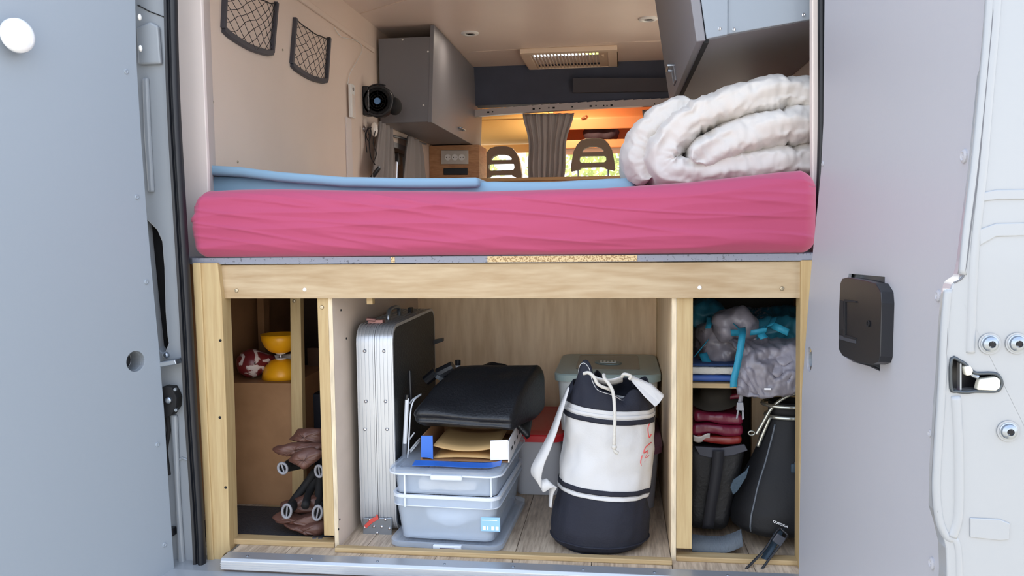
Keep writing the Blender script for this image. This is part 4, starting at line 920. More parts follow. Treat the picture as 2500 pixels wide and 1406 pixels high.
seat(1448, 341, 418, 38, 52, 3.80, 'cab seat with slotted taupe headrest under the open orange shelf')
B(WL - .06, WR + .06, YB, 5.56, -.05, .0).build('cab_floor', m_blackm); tag(bpy.data.objects['cab_floor'], 'dark floor of the driving cab', 'floor', kind='structure')
# ---- trees beyond the windscreen
m_leaf = M('sunlit_leaf', (206, 214, 130), .6, var=.3, vscale=2, trans=.5); m_bark = M('bark', (110, 90, 70), .9, bump=.4, bscale=20)
def tree(x, y, h, r, lab, seed):
    o = thing('tree', (x, y, -.6), lab, 'tree', 'trees beyond the windscreen'); rnd = random.Random(seed)
    t = MB().tube(smooth([(x, y, -.6), (x + .1, y, h * .3), (x - .05, y + .1, h * .6), (x, y, h * .85)], 4), [.16 * (1 - .07 * k) for k in range(13)], 10); t.build('trunk', m_bark, o, True)
    f = MB()
    for k in range(5200):
        d = V((rnd.gauss(0, 1), rnd.gauss(0, 1), rnd.gauss(0, 1))).normalized() * (rnd.random() ** .4)
        c = V((x + d.x * r, y + d.y * r, h * .50 + d.z * h * .56)); a = V((rnd.gauss(0, 1), rnd.gauss(0, 1), rnd.gauss(0, 1))).normalized() * .07; q = a.orthogonal().normalized() * .04
        f.add([c - a, c + q, c + a, c - q], [(0, 1, 2, 3)])
    f.build('foliage', m_leaf, o)
tree(-3.2, 11.5, 3.6, 1.75, 'leafy green tree beyond the windscreen on the side of the tan shelf', 1)
tree(.5, 12.5, 3.8, 1.8, 'leafy green tree beyond the windscreen between the two seats', 2)
tree(4.2, 12.0, 3.7, 1.75, 'leafy green tree beyond the windscreen on the side of the orange shelf', 3)

# ---- added fill lamp for the cab's warm glow, hidden behind the beam
lp0 = V((.0, 3.86, 1.735))
cl_ = thing('cab_fill', lp0, 'flat cream fill lamp added on the cab roof, hidden behind the beam', 'lamp')
B(-.09, .09, 3.80, 3.92, 1.715, 1.735).build('housing', m_white, cl_, bevel=.004)
B(-.07, .07, 3.82, 3.90, 1.710, 1.715).build('lens', M('fill_lens', (255, 222, 170), .4, emit=4), cl_)
la_ = bpy.data.lights.new('cab_fill_light', 'AREA'); la_.shape = 'RECTANGLE'; la_.size = .14; la_.size_y = .08; la_.energy = 9; la_.color = (1, .84, .60)
lo2 = bpy.data.objects.new('cab_fill_light', la_); col.objects.link(lo2); lo2.parent = cl_; lo2.location = (0, 0, -.028); lo2.rotation_euler = (math.radians(35), 0, 0)
# ================================================================= centre bay
# ---- folded aluminium suitcase table
X0, X1 = P(880, 1290, .10).x, P(967, 1290, .10).x
Y0, Y1, ZT = .105, .60, P(915, 796, .11).z
tb = thing('folding_table', ((X0 + X1) / 2, Y0 + .05, 0), 'folded aluminium suitcase camping table standing on edge, black side panel', 'folding table')
def yzr(y0, y1, z0, z1, r, n=7):
    out = []
    for (cy, cz, a0) in ((y1 - r, z1 - r, 0), (y0 + r, z1 - r, 90), (y0 + r, z0 + r, 180), (y1 - r, z0 + r, 270)):
        for k in range(n): a = math.radians(a0 + 90 * k / (n - 1)); out.append((cy + r * math.cos(a), cz + r * math.sin(a)))
    return out
m_caseblk = M('black_textured_board', (30, 36, 40), .5, bump=.5, bscale=90, stretch=(1, 1, 2.5)); XM = (X0 + X1) / 2
for (a, c) in ((X0, XM - .001), (XM + .001, X1)):
    pr_ = yzr(Y0, Y1, .004, ZT, .045); b = MB(); b.prism([(a, y, z) for y, z in pr_], (c - a, 0, 0)); fo = b.build('frame_half', m_alu, tb, angle=40)
    g = MB()
    for f0 in (.05, .22, .42, .64, .86, .97):
        x = a + (c - a) * f0; w_ = .0022
        g.prism([(x - w_, y, z) for y, z in yzr(Y0 - .0018, Y1 + .0018, .0022, ZT + .0018, .046)], (2 * w_, 0, 0))
    g.build('rib', m_alu, fo, angle=40)
b = MB().prism([(X1, y, z) for y, z in yzr(Y0 + .006, Y1 - .006, .010, ZT - .006, .040)], (.0012, 0, 0)); b.build('side_board', m_caseblk, tb)
b = MB().prism([(X0 - .0012, y, z) for y, z in yzr(Y0 + .006, Y1 - .006, .010, ZT - .006, .040)], (.0012, 0, 0)); b.build('side_board', m_caseblk, tb)
rvm = MB().lathe([(.0045, 0), (.0042, .0015), (.0025, .003), (0, .0034)], (0, 0, 0), (0, -1, 0), 14).mesh('rivet', m_chrome, (0, 0, 0), True)
for px, py in ((890, 857), (937, 857), (893, 980), (941, 980), (891, 1048), (945, 1048)): put('rivet', rvm, P(px, py, Y0 - .002), tb)
lp_ = MB().prism([P(a, c, Y0 - .003) for a, c in ((887, 1264), (957, 1264), (957, 1306), (952, 1308), (892, 1308), (887, 1304))], (0, -.0025, 0)).build('corner_plate', m_steel, tb, bevel=.001)
for px, py in ((903, 1268), (941, 1268), (891, 1287), (913, 1285), (932, 1286), (951, 1290), (921, 1301)): put('rivet', rvm, P(px, py, Y0 - .0055), lp_)
MB().prism([P(a, c, Y0 - .010) for a, c in ((888, 1284), (906, 1266), (918, 1262), (917, 1256), (922, 1258), (924, 1268), (910, 1276), (894, 1290))], (0, .004, 0)).build('lock_lever', M('red_plastic', (196, 74, 66), .4), tb, bevel=.001)
hc_ = V((XM, .30, ZT))
MB().tube(smooth([hc_ + V(q) for q in ((0, -.06, 0), (0, -.05, .024), (0, .0, .030), (0, .05, .024), (0, .06, 0))], 5), .006, 10).build('carry_handle', m_steel, tb, True)
b = MB().obox(hc_ + V((-.012, -.13, .006)), (.02, 0, 0), (0, .012, 0), (0, 0, .005)); b.tube([hc_ + V((-.012, -.14, .010)), hc_ + V((-.034, -.15, .014))], .005, 8)
b.build('catch', M('reddish_catch', (150, 110, 106), .35, .5), tb, bevel=.001)
MB().obox(hc_ + V((.01, .15, .008)), (.006, 0, 0), (0, .012, 0), (0, 0, .008)).build('catch', m_black, tb, bevel=.001)
MB().prism([(X1 + .001, Y1 - .02, ZT - .115), (X1 + .03, Y1 - .02, ZT - .105), (X1 + .03, Y1 - .02, ZT - .095), (X1 + .001, Y1 - .02, ZT - .10)], (0, .02, 0)).build('hook', m_black, tb)
# ---- clear storage boxes
m_clear = clear('clear_polypropylene', (206, 218, 232), .36, .25); m_clearR = clear('clear_rim', (226, 232, 240), .75, .25)
bx = (P(975, 1300, .045).x + P(1228, 1310, .045).x) / 2; bhx = (P(1228, 1310, .045).x - P(975, 1300, .045).x) / 2; by = .205; bhy = .185; RZ = math.radians(-3)
bc = V((bx, by, 0))
zl = P(1100, 1322, .12).z
def shell(levels_out, th=.003):
    inn = [(z, hx - th, hy - th, max(.004, r - th)) for z, hx, hy, r in levels_out]
    return levels_out + inn[::-1][:-1] + [(levels_out[0][0] + th, inn[0][1], inn[0][2], inn[0][3])]
ld = thing('box_lid', bc, 'clear plastic lid lying under the big storage box, latch in front', 'lid')
MB().rloft(bc, [(0.001, bhx + .004, bhy + .006, .03), (.004, bhx + .012, bhy + .014, .035), (.016, bhx + .012, bhy + .014, .035), (.018, bhx + .008, bhy + .010, .032), (.014, bhx - .004, bhy - .002, .03), (.012, bhx - .02, bhy - .02, .03)], 6, RZ).build('plate', m_clear, ld, angle=40)
lc = bc + V((0, -bhy - .018, .010)); lc.x += .0; 
lo_ = MB().box(lc.x - .036, lc.x + .036, lc.y - .006, lc.y + .004, .002, .017).build('latch', m_clearR, ld, bevel=.002)
B(lc.x - .018, lc.x + .018, lc.y - .008, lc.y - .0055, .007, .011).build('latch_slot', M('dark_plum', (86, 70, 78), .5), lo_)
z0b, zrim = .0185, P(1100, 1208, .04).z
sb = thing('storage_box', bc + V((0, 0, z0b)), 'big clear plastic storage box with a plastic bag and a pale blue label inside', 'storage box', 'clear storage boxes')
zq1 = P(1100, 1232, .04).z
MB().rloft(bc, shell([(z0b, bhx * .90, bhy * .93, .025), (zq1, bhx * .985, bhy * .985, .028), (zrim + .002, bhx * .99, bhy * .99, .028)]), 6, RZ).build('body', m_clear, sb, angle=40)
b = MB(); b.rloft(bc, [(zrim - .004, bhx * .99, bhy * .99, .028), (zrim - .004, bhx + .006, bhy + .006, .032), (zrim + .004, bhx + .006, bhy + .006, .032), (zrim + .004, bhx * .99, bhy * .99, .028)], 6, RZ, closed=True); b.build('rim', m_clearR, sb, angle=40)
b = MB(); b.rloft(bc, [(zq1, bhx * .985, bhy * .985, .028), (zq1, bhx + .004, bhy + .004, .03), (zq1 + .002, bhx + .004, bhy + .004, .03), (zq1 + .002, bhx * .985, bhy * .985, .028)], 6, RZ, closed=True)
for s_ in (-1, 1): q = bc + V((s_ * bhx * .82, -bhy - .002, 0)); b.box(q.x - .0018, q.x + .0018, q.y - .003, q.y + .004, zq1, zrim - .004)
b.build('skirt', m_clearR, sb, angle=40)
b = MB().rloft(bc, [(zq1, bhx + .003, bhy + .003, .03), (zrim - .004, bhx + .004, bhy + .004, .03), (zrim - .004, bhx + .0025, bhy + .0025, .03), (zq1, bhx + .0015, bhy + .0015, .03)], 6, RZ, closed=True); b.build('skirt_wall', m_clear, sb, angle=40)
fy = by - bhy * .93 - .004
lbq = P(1198, 1270, fy - .008)
lab_ = B(P(1175, 1270, fy).x, P(1222, 1270, fy).x, fy - .009, fy - .008, P(1198, 1294, fy).z, P(1198, 1260, fy).z).build('label', M('pale_blue_label', (140, 186, 222), .5), sb)
b = MB()
for k in range(4): b.box(P(1180 + k * 10.5, 1285, fy).x, P(1180 + k * 10.5 + (7 if k != 1 else 3), 1285, fy).x, fy - .0096, fy - .009, P(1198, 1291, fy).z, P(1198, 1282, fy).z)
b.box(P(1178, 1266, fy).x, P(1215, 1266, fy).x, fy - .0096, fy - .009, P(1198, 1268, fy).z, P(1198, 1266.5, fy).z)
b.build('label_print', M('label_white', (236, 242, 248), .5), lab_)
pb_ = MB().ell(P(1110, 1272, by - .10) + V((0, 0, .002)), (.075, .07, .036), 24, 14, disp=lambda p, d: d * (.010 * noise.noise(p * 40)))
pbo = pb_.build('plastic_bag', M('crumpled_white_film', (224, 232, 240), .3, bump=.5, bscale=30), None, True); pbo.location.z = z0b + .0135
tag(pbo, 'crumpled white plastic bag inside the big clear storage box', 'bag')
B(bx - bhx * .8, bx + bhx * .8, by - bhy * .85, by + bhy * .8, z0b + .0035, z0b + .012).build('sheet_stack', M('grey_sheets', (150, 158, 168), .7)); tag(bpy.data.objects['sheet_stack'], 'flat grey sheets at the bottom of the big clear storage box', 'sheets')
# shallow box with lid, stacked on top
z1 = zrim + .005; z2 = P(1100, 1152, .04).z; z3 = P(1100, 1140, .04).z
s2 = thing('storage_box', bc + V((0, 0, z1)), 'shallow clear plastic storage box with latched lid, stacked on the big one', 'storage box', 'clear storage boxes')
MB().rloft(bc, shell([(z1, bhx * .97, bhy * .97, .026), (z2, bhx, bhy, .03)]), 6, RZ).build('body', m_clear, s2, angle=40)
for s_ in (-1, 1): q = bc + V((s_ * bhx * .82, -bhy - .001, 0)); B(q.x - .0018, q.x + .0018, q.y - .003, q.y + .004, z1, z2).build('corner_rib', m_clearR, s2)
l2 = MB().rloft(bc, [(z2 - .002, bhx + .010, bhy + .010, .035), (z3 - .003, bhx + .012, bhy + .012, .036), (z3, bhx + .008, bhy + .008, .034), (z3, bhx - .008, bhy - .008, .03), (z3 - .005, bhx - .014, bhy - .014, .028)], 6, RZ).build('lid', m_clear, s2, angle=40)
b = MB().rloft(bc, [(z2 - .002, bhx + .0115, bhy + .0115, .036), (z2 - .002, bhx + .014, bhy + .014, .037), (z2 + .002, bhx + .014, bhy + .014, .037), (z2 + .002, bhx + .0115, bhy + .0115, .036)], 6, RZ, closed=True); b.build('lid_rim', m_clearR, l2, angle=40)
B(bc.x - .040, bc.x + .040, by - bhy - .022, by - bhy - .010, z2 - .010, z2 + .003).build('latch', m_clearR, s2, bevel=.003)
pp = MB().soft(P(1110, 1172, by - .08), (.075, .09, .013), (16, 16, 8), .008, lambda p, n: n * (.004 * noise.noise(p * 22)))
ppo = pp.build('paper_bundle', M('ivory_paper', (228, 218, 204), .7), None, True); ppo.location.z = z1 + .0045; tag(ppo, 'ivory paper bundle inside the shallow clear box', 'paper')
# ---- opened cardboard tray on the lid
zt3 = z3 + .001
m_card = M('brown_cardboard', (150, 110, 76), .8, var=.08); m_blueb = M('blue_carton_print', (44, 104, 196), .45); m_whitec = M('white_carton', (236, 236, 238), .5)
tx0, tx1 = P(1030, 1120, .085).x, P(1240, 1120, .085).x; ty0, ty1 = .085, .37; th_ = .062
ct = thing('cardboard_tray', ((tx0 + tx1) / 2, .27, zt3), 'open brown cardboard carton with blue and white ends on the clear box', 'carton')
B(tx0, tx1, ty0 + .004, ty1, zt3, zt3 + .003).build('base', m_card, ct)
B(tx0 - .003, tx0, ty0 + .004, ty1, zt3, zt3 + th_).build('side_wall', m_card, ct); B(tx1, tx1 + .003, ty0 + .004, ty1, zt3, zt3 + th_ * .9).build('side_wall', m_whitec, ct)
B(tx0, tx1, ty1 - .003, ty1, zt3, zt3 + th_).build('back_wall', m_card, ct)
MB().prism([P(a, c, ty0) for a, c in ((1028, 1064), (1056, 1064), (1057, 1121), (1044, 1117), (1028, 1116))], (0, .004, 0)).build('blue_flap', m_blueb, ct)
MB().prism([P(a, c, ty0) for a, c in ((1197, 1076), (1240, 1074), (1241, 1122), (1197, 1124))], (0, .004, 0)).build('white_flap', m_whitec, ct)
for k in range(4): B(tx1 + .003, tx1 + .0038, ty0 + .05 + k * .055, ty0 + .07 + k * .055, zt3 + .02, zt3 + .028).build('print_mark', m_blackm, ct)
MB().ribbon([P(1010, 1130, ty0 - .035), P(1060, 1131, ty0 - .038), P(1180, 1136, ty0 - .038), P(1224, 1130, ty0 - .035)], V((0, .030, .004)), .0012).build('front_flap', m_blueb, ct)
m_env = M('kraft_envelope', (192, 156, 104), .7)
for k in range(2):
    def ev(u, v, k=k): return V((tx0 + .028 + (tx1 - tx0 - .056) * u, ty0 + .012 + (.22) * v, zt3 + .006 + k * .020 + .012 * (2 * u - 1) ** 2 * (1 if k else -.4) + (.004 if k == 0 else 0)))
    o = MB().grid(ev, 16, 6).build('envelope', m_env, None, True, solid=.003); tag(o, ('brown kraft envelope lying lowest in the cardboard carton', 'brown kraft envelope curling up on top in the cardboard carton')[k], 'envelope', 'kraft envelopes in the carton')
# ---- folded black camping stool/chair on top
m_leat = M('black_coated_fabric', (24, 25, 29), .42, bump=.35, bscale=160); m_tubew = M('white_lacquered_tube', (226, 230, 236), .25)
fc0 = V((P(1140, 1040, .16).x, .23, zt3 + th_ + .004))
ch = thing('folding_chair', fc0, 'folded camping chair with black coated fabric and white tubes on the carton', 'folding chair')
xa_, xb2 = P(1003, 1030, .11).x, P(1256, 1060, .11).x
zf0 = P(1250, 1072, .15).z
def hfront(u): return 0
def cloth(u, v):
    """closed outline v around the folded bundle, u from one end to the other"""
    a = 2 * math.pi * v; x = xa_ + (xb2 - xa_) * u + .0
    ca, sa = math.cos(a), math.sin(a)
    sy = math.copysign(abs(ca) ** .7, ca); sz = math.copysign(abs(sa) ** .7, sa)
    end = min(1, u / .10, (1 - u) / .05); end = math.sqrt(max(.02, 1 - (1 - end) ** 2))
    zc_ = fc0.z + .030 + .012 * (1 - u)
    y = .24 + sy * .135 * (.75 + .25 * end); z = zc_ + sz * .030 * end
    back = max(0, sy); z += (.098 - .025 * (1 - u)) * min(1, max(0, (y - .105) / .22)) * (max(0, sz + .3) / 1.3) ** .7 + .004 * noise.noise(V((x * 12, y * 12, z * 9)))
    x += (.065 * u) * max(0, y - .12) / .2 * .75 + .065 * (1 - u) * max(0, y - .12) / .2
    crease = -.012 * math.exp(-((z - (zc_ - .004)) / .006) ** 2) * max(0, -sy)
    return V((x, y - crease + .006 * noise.noise(V((x * 9, z * 20, 2))), max(fc0.z, z + .007 * noise.noise(V((x * 7, y * 16, 5))))))
def clo2(u, v): return cloth(u, v)
b = MB().grid(lambda v, u: clo2(u, v), 64, 60, True)
n0 = 64; b.f += [tuple(i * 60 for i in range(64)), tuple(i * 60 + 59 for i in range(64))[::-1]]
b.build('seat_fabric', m_leat, ch, True)
def cl2(u, v):
    x0_, x1_ = P(1145, 900, .42).x, P(1305, 940, .42).x
    p = V((x0_ + (x1_ - x0_) * u, .40 + .05 * v, 0)); z = interp([(0, P(1150, 908, .42).z), (.35, P(1200, 889, .42).z), (.75, P(1275, 905, .42).z), (1, P(1305, 950, .42).z)], u)
    p.z = z * (1 - v) + (z - .10) * v + .006 * noise.noise(V((u * 7, v * 5, 3))); p.y = .44 - .20 * v + .02 * math.sin(v * 3); return p
MB().grid(cl2, 36, 14).build('backrest_fabric', m_leat, ch, True, solid=.012)
MB().tube(smooth([P(1138, 912, .33), P(1180, 917, .30), P(1250, 932, .29), P(1306, 948, .29)], 5), .008, 8, flat=.5).build('piping', M('grey_piping', (84, 90, 98), .4), ch, True)
MB().tube(smooth([P(1150, 924, .27), P(1200, 932, .265), P(1232, 944, .26), P(1245, 950, .255)], 5), .004, 8, flat=.6).build('webbing', m_leat, ch, True)
MB().tube([P(1040, 930, .36), P(1066, 908, .36)], .015, 12).build('armrest', m_black, ch); MB().tube([P(1072, 915, .34), P(1108, 896, .34)], [.020, .018], 12).build('armrest', m_black, ch)
MB().tube([P(1074, 924, .33), P(1078, 916, .33)], .021, 12).build('armrest_ring', m_steel, ch)
for (pts, r, m_, nm) in (([(1117, 908, .45), (1118, 890, .45)], .0075, m_tubew, 'tube'), ([(1118, 891, .45), (1118, 879, .45)], .0085, m_black, 'tube_cap'),
                         ([(994, 972, .16), (988, 1083, .15)], .0058, m_tubew, 'tube'), ([(993, 975, .16), (994, 963, .16)], .0064, m_black, 'tube_cap'), ([(988, 1082, .15), (986, 1117, .15)], .0068, M('grey_foot', (110, 114, 122), .5), 'tube_foot'),
                         ([(1000, 905, .2), (1003, 975, .19), (1000, 1000, .19)], .004, m_black, 'flat_bar')):
    MB().tube([P(a, c, d) for a, c, d in pts], r, 12).build(nm, m_, ch, angle=50)
b = MB()
for pts in ([(1028, 964, .22), (1010, 978, .17), (1002, 1010, .16), (998, 1080, .15), (995, 1118, .15)], [(1028, 962, .22), (1008, 975, .19), (1000, 985, .18)], [(1012, 1056, .17), (998, 1074, .16)], [(1025, 1070, .2), (1000, 1100, .17)], [(1025, 1076, .2), (1002, 1104, .17)]):
    b.tube(smooth([P(a, c, d) for a, c, d in pts], 4), .0022, 6)
b.build('wire_frame', m_tubew, ch, True)
# ---- bins at the back
def bin_(name, x0, x1, y0, y1, z0, zl_, zt_b, mb_, ml, lab, cat='storage bin', taper=.94):
    o = thing(name, ((x0 + x1) / 2, (y0 + y1) / 2, z0), lab, cat); c = V(((x0 + x1) / 2, (y0 + y1) / 2, 0)); hx, hy_ = (x1 - x0) / 2 - .01, (y1 - y0) / 2 - .01
    MB().rloft(c, shell([(z0, hx * taper, hy_ * taper, .03), (zl_ + .004, hx, hy_, .035)], .004), 6).build('body', mb_, o, angle=40)
    l = MB().rloft(c, [(zl_ - .006, hx + .009, hy_ + .009, .04), (zl_ + .012, hx + .010, hy_ + .010, .042), (zl_ + .016, hx + .006, hy_ + .006, .04), (zl_ + .016, hx - .012, hy_ - .012, .035), (zt_b, hx - .025, hy_ - .025, .03)], 6).build('lid', ml, o, angle=35)
    return o, l, c, hx, hy_
m_bin = clear('frosted_bin', (206, 208, 214), .82, .4); m_red = M('red_lid', (206, 44, 52), .35); m_mauve = M('mauve_lid', (130, 86, 104), .4); m_teal = M('pale_teal_lid', (158, 178, 178), .35)
bin_('storage_bin', P(1288, 1150, .46).x - .05, P(1380, 1150, .46).x, .44, .84, .001, P(1330, 1078, .45).z + .006, P(1330, 1078, .45).z + .026, m_bin, m_red, 'frosted storage bin with a red lid behind the clear boxes')
xg0, xg1 = P(1412, 1150, .34).x, P(1631, 1100, .34).x - .002
zmv = P(1600, 1108, .34).z
bin_('storage_bin', xg0, min(xg1, xe0 - .003), .33, .74, .001, zmv + .006, zmv + .026, M('grey_bin', (150, 150, 160), .4), m_mauve, 'grey storage bin with a mauve lid behind the duffel bag', taper=.88)
xt0, xt1 = P(1352, 920, .44).x, min(P(1617, 920, .44).x, xe0 - .002)
ztl = P(1480, 930, .44).z
tb_, tl_, tc_, thx, thy = bin_('storage_bin', xt0, xt1, .43, .83, zmv + .032, ztl + .004, ztl + .024, clear('frosted_bin_white', (220, 226, 228), .85, .4), m_teal, 'frosted storage bin with a pale teal lid stacked at the back')
MB().rloft(V((tc_.x, tc_.y, 0)), [(ztl + .0235, thx - .05, thy - .05, .02), (ztl + .026, thx - .052, thy - .052, .02)], 5).build('lid_window', clear('smoky_window', (150, 150, 140), .6, .15), tl_)
ov = MB().lathe([(.036, 0), (.036, .002), (.034, .003), (0, .003)], V((tc_.x, tc_.y - .02, ztl + .026)), (0, 0, 1), 28, (1.0, 1.3)).build('emblem', M('emblem_grey', (120, 140, 142), .4), tl_)
b = MB()
for k, hgt in enumerate((.030, .030, .018, .030, .030)):
    x = tc_.x - .022 + k * .011; b.box(x - .003, x + .003, tc_.y - .02 - hgt / 2, tc_.y - .02 + hgt / 2, ztl + .029, ztl + .0302)
b.box(tc_.x - .022, tc_.x + .022, tc_.y - .037, tc_.y - .033, ztl + .029, ztl + .0302)
b.build('emblem_mark', M('emblem_white', (226, 234, 234), .4), ov)
# ================================================================= duffel bag
m_navy = M('navy_canvas', (23, 26, 41), .8, bump=.3, bscale=220, var=.12, vscale=9); m_canvas = M('white_canvas', (200, 199, 199), .8, bump=.15, bscale=200, var=.04, vscale=5)
m_rope = M('white_rope', (200, 196, 188), .8, bump=.5, bscale=400)
YD = .085; dz0 = .001; dcx = P(1462, 1330, YD).x; DR = 120 * S(YD)
db = thing('duffel_bag', (dcx, YD, 0), 'navy and white canvas duffel bag with drawstring rope standing on the floor', 'duffel bag')
ztop_ = P(1470, 950, YD).z
def rad(t): return interp([(0, .80), (.02, .93), (.05, 1.0), (.12, 1.01), (.3, .96), (.5, .91), (.7, .93), (.9, .94), (1.0, .90), (1.2, .82)], t)
def duf(a, t, extra=0.0):
    """a = angle (0 = +x, -pi/2 = towards the camera), t = height 0..1"""
    r = DR * rad(t) + extra
    dn = .012 * noise.noise(V((math.cos(a) * 1.4, math.sin(a) * 1.4, t * 4 + 2))) * min(1, t * 4) + .004 * noise.noise(V((math.cos(a) * 5, math.sin(a) * 5, t * 11)))
    if .25 < t < .72 and -.9 < a < .1: dn -= .010 * math.exp(-((t - .47) / .12) ** 2) * math.exp(-((a + .45) / .25) ** 2)
    r += dn
    x = math.cos(a) * r; y = math.sin(a) * r * .86
    z = dz0 + t * (ztop_ - dz0) - (x * .085) * min(1, t * 3.2)
    return V((dcx + x + .030 * t * 1.0, YD + .02 + y, max(dz0, z)))
def band(name, t0, t1, mat, extra=0.0, n=10, seg=72, parent=None, top=None):
    b = MB()
    b.grid(lambda u, v: duf(2 * math.pi * u, t0 + (t1 - t0) * v, extra), seg, n, True)
    return b.build(name, mat, parent or db, True, solid=.002)
def tz(py): return (P(1480, py, YD - DR * .86).z - dz0) / (ztop_ - dz0)
t1_, t2_, t3_, t4_ = tz(1230), tz(1210), tz(1030), tz(1008)
lo = band('base_panel', .0, t1_, m_navy, n=26)
b = MB().lathe([(DR * .80, dz0), (0, dz0 + .004)], (dcx, YD + .02, 0), (0, 0, 1), 48, (1, .86)); b.build('bottom', m_navy, db, True)
MB().tube([duf(2 * math.pi * k / 60, .055, .0015) for k in range(60)], .0024, 6, True).build('base_piping', m_navy, db, True)
band('middle_panel', t1_, t4_, m_canvas, n=40)
band('stripe', t1_ - .002, t1_ + .020, m_canvas, .0024, 4); band('stripe', t1_ + .026, t1_ + .056, m_navy, .0024, 4)
band('stripe', t3_ - .030, t3_, m_navy, .0024, 4); band('stripe', t3_ + .008, t3_ + .028, m_canvas, .0024, 4)
# gathered collar: height and folds vary round the opening
def colh(a):
    a = (a + math.pi) % (2 * math.pi) - math.pi
    h = 1.0 + .05 * math.sin(3 * a + 1.0) + .03 * math.sin(7 * a)
    for c, w, am in ((-2.45, .38, .155), (-.95, .22, .09), (-.35, .25, .04), (-1.62, .26, -.05), (1.2, .6, .06)): h += am * math.exp(-((a - c) / w) ** 2)
    return h
def collar(u, v):
    a = 2 * math.pi * u; t = t4_ + (colh(a) - t4_) * v; k = v ** 2
    p = duf(a, t, -.020 * k + .010 * k * math.sin(7 * a + .6) - .012 * k * max(0, math.sin(a * 1.0)))
    return p
MB().grid(collar, 96, 22, True).build('collar', m_navy, db, True, solid=.003)
MB().tube([collar(k / 96 * .30 + .52, .93) + (collar(k / 96 * .30 + .52, .93) - V((dcx, YD + .02, collar(k / 96 * .30 + .52, .93).z))).normalized() * .003 for k in range(97)], .0009, 5).build('stitching', m_canvas, db, True)
ff = YD - DR * .80
MB().prism([P(1532, 918, ff + .03), P(1545, 921, ff + .02), P(1590, 940, ff + .03), P(1622, 968, ff + .035), P(1611, 983, ff + .025), P(1600, 995, ff + .02), P(1572, 968, ff + .02), P(1545, 935, ff + .02)], (.001, .012, .002)).build('flap_tab', m_canvas, db, bevel=.003)
MB().grid(lambda u, v: P(1445 + 75 * u, 916 + 14 * v + 10 * math.sin(u * 3), ff + .05 + .03 * v), 12, 4).build('lining', m_canvas, db, True, solid=.003)
rp = MB()
rp.tube(smooth([P(a, c, d) for a, c, d in ((1425, 912, ff + .02), (1437, 910, ff + .012), (1450, 920, ff + .006), (1458, 936, ff + .004), (1470, 944, ff + .006), (1482, 948, ff + .01), (1490, 952, ff + .02))], 5), .0042, 10)
rp.tube(smooth([P(a, c, d) for a, c, d in ((1474, 914, ff + .02), (1476, 924, ff + .008), (1486, 936, ff + .0), (1496, 956, ff - .006), (1500, 985, ff - .014), (1501, 1020, ff - .020), (1500, 1060, ff - .022), (1499, 1086, ff - .022))], 5), .0042, 10)
rp.tube(smooth([P(a, c, d) for a, c, d in ((1498, 1096, ff - .022), (1502, 1102, ff - .022), (1508, 1106, ff - .020))], 4), [.003, .003, .0035, .004, .0045, .005, .005, .005, .005][:9], 8)
rp.tube(smooth([P(a, c, d) for a, c, d in ((1518, 920, ff + .02), (1524, 913, ff + .012), (1540, 918, ff + .012), (1536, 926, ff + .014))], 4), .004, 8)
rp.tube(smooth([P(a, c, d) for a, c, d in ((1578, 944, ff + .05), (1588, 943, ff + .04), (1600, 950, ff + .04))], 4), .004, 8)
ro = rp.build('drawstring', m_rope, db, True)
MB().ell(P(1499, 1091, ff - .022), (.007, .007, .006), 12, 8).build('knot', m_rope, ro, True)
sp_ = [P(a, c, d) for a, c, d in ((1388, 945, .05), (1372, 990, .04), (1352, 1050, .035), (1330, 1100, .03), (1312, 1140, .028), (1310, 1172, .03), (1324, 1186, .03), (1340, 1180, .03), (1350, 1186, .035), (1346, 1205, .04), (1343, 1238, .045))]
MB().ribbon(sp_, [V((.004, -.02, 0)), V((.012, -.03, .004)), V((.018, -.03, .004)), V((.026, -.028, .006)), V((.032, -.02, .008)), V((.022, -.01, -.02)), V((.004, -.008, -.03)), V((.012, -.01, -.02)), V((.02, -.01, -.006)), V((.01, -.01, 0)), V((.006, -.01, 0))], .0025, 6).build('shoulder_strap', m_canvas, db, True)
# red handwriting up the side of the white panel
m_ink = M('red_marker_ink', (214, 84, 84), .6)
ink = MB()
def scr(pts):
    out = []
    for px, py in pts:
        a, t = -.6, .45
        for it in range(14):                      # walk on the cloth until it projects to the mark
            def pr(a, t): dx = duf(a, t, .0022) - CAM; z = dx.dot(FD); return (W / 2 + F * dx.dot(RT) / z, H / 2 - F * dx.dot(UP) / z)
            s0 = pr(a, t); sa = pr(a + .02, t); st = pr(a, t + .01)
            a += max(-.15, min(.15, (px - s0[0]) / max(20, (sa[0] - s0[0]) / .02))); a = max(-1.5, min(-.12, a)); t += max(-.1, min(.1, (py - s0[1]) / ((st[1] - s0[1]) / .01)))
        out.append(duf(a, t, .0022))
    ink.tube(smooth(out, 4), .0013, 5)
scr([(1588, 1030), (1582, 1045), (1585, 1068), (1590, 1060)]); scr([(1590, 1080), (1576, 1092), (1572, 1106), (1582, 1100), (1575, 1118), (1584, 1112)])
scr([(1568, 1112), (1564, 1128), (1568, 1140), (1574, 1124), (1578, 1138), (1580, 1120)]); scr([(1564, 1146), (1572, 1150), (1566, 1160), (1560, 1172), (1565, 1182), (1571, 1172), (1562, 1160), (1570, 1164)])
scr([(1576, 1150), (1574, 1166), (1580, 1176)])
ink.build('handwriting', m_ink, db, True)
# ================================================================= right bay
m_silver = M('silver_nylon', (136, 132, 142), .36, bump=.5, bscale=34, var=.25, vscale=7); m_tealw = M('teal_webbing', (30, 130, 160), .6, bump=.2, bscale=200); m_tealc = M('teal_nylon', (24, 92, 112), .5, bump=.4, bscale=30)
zsh = zs + .0125
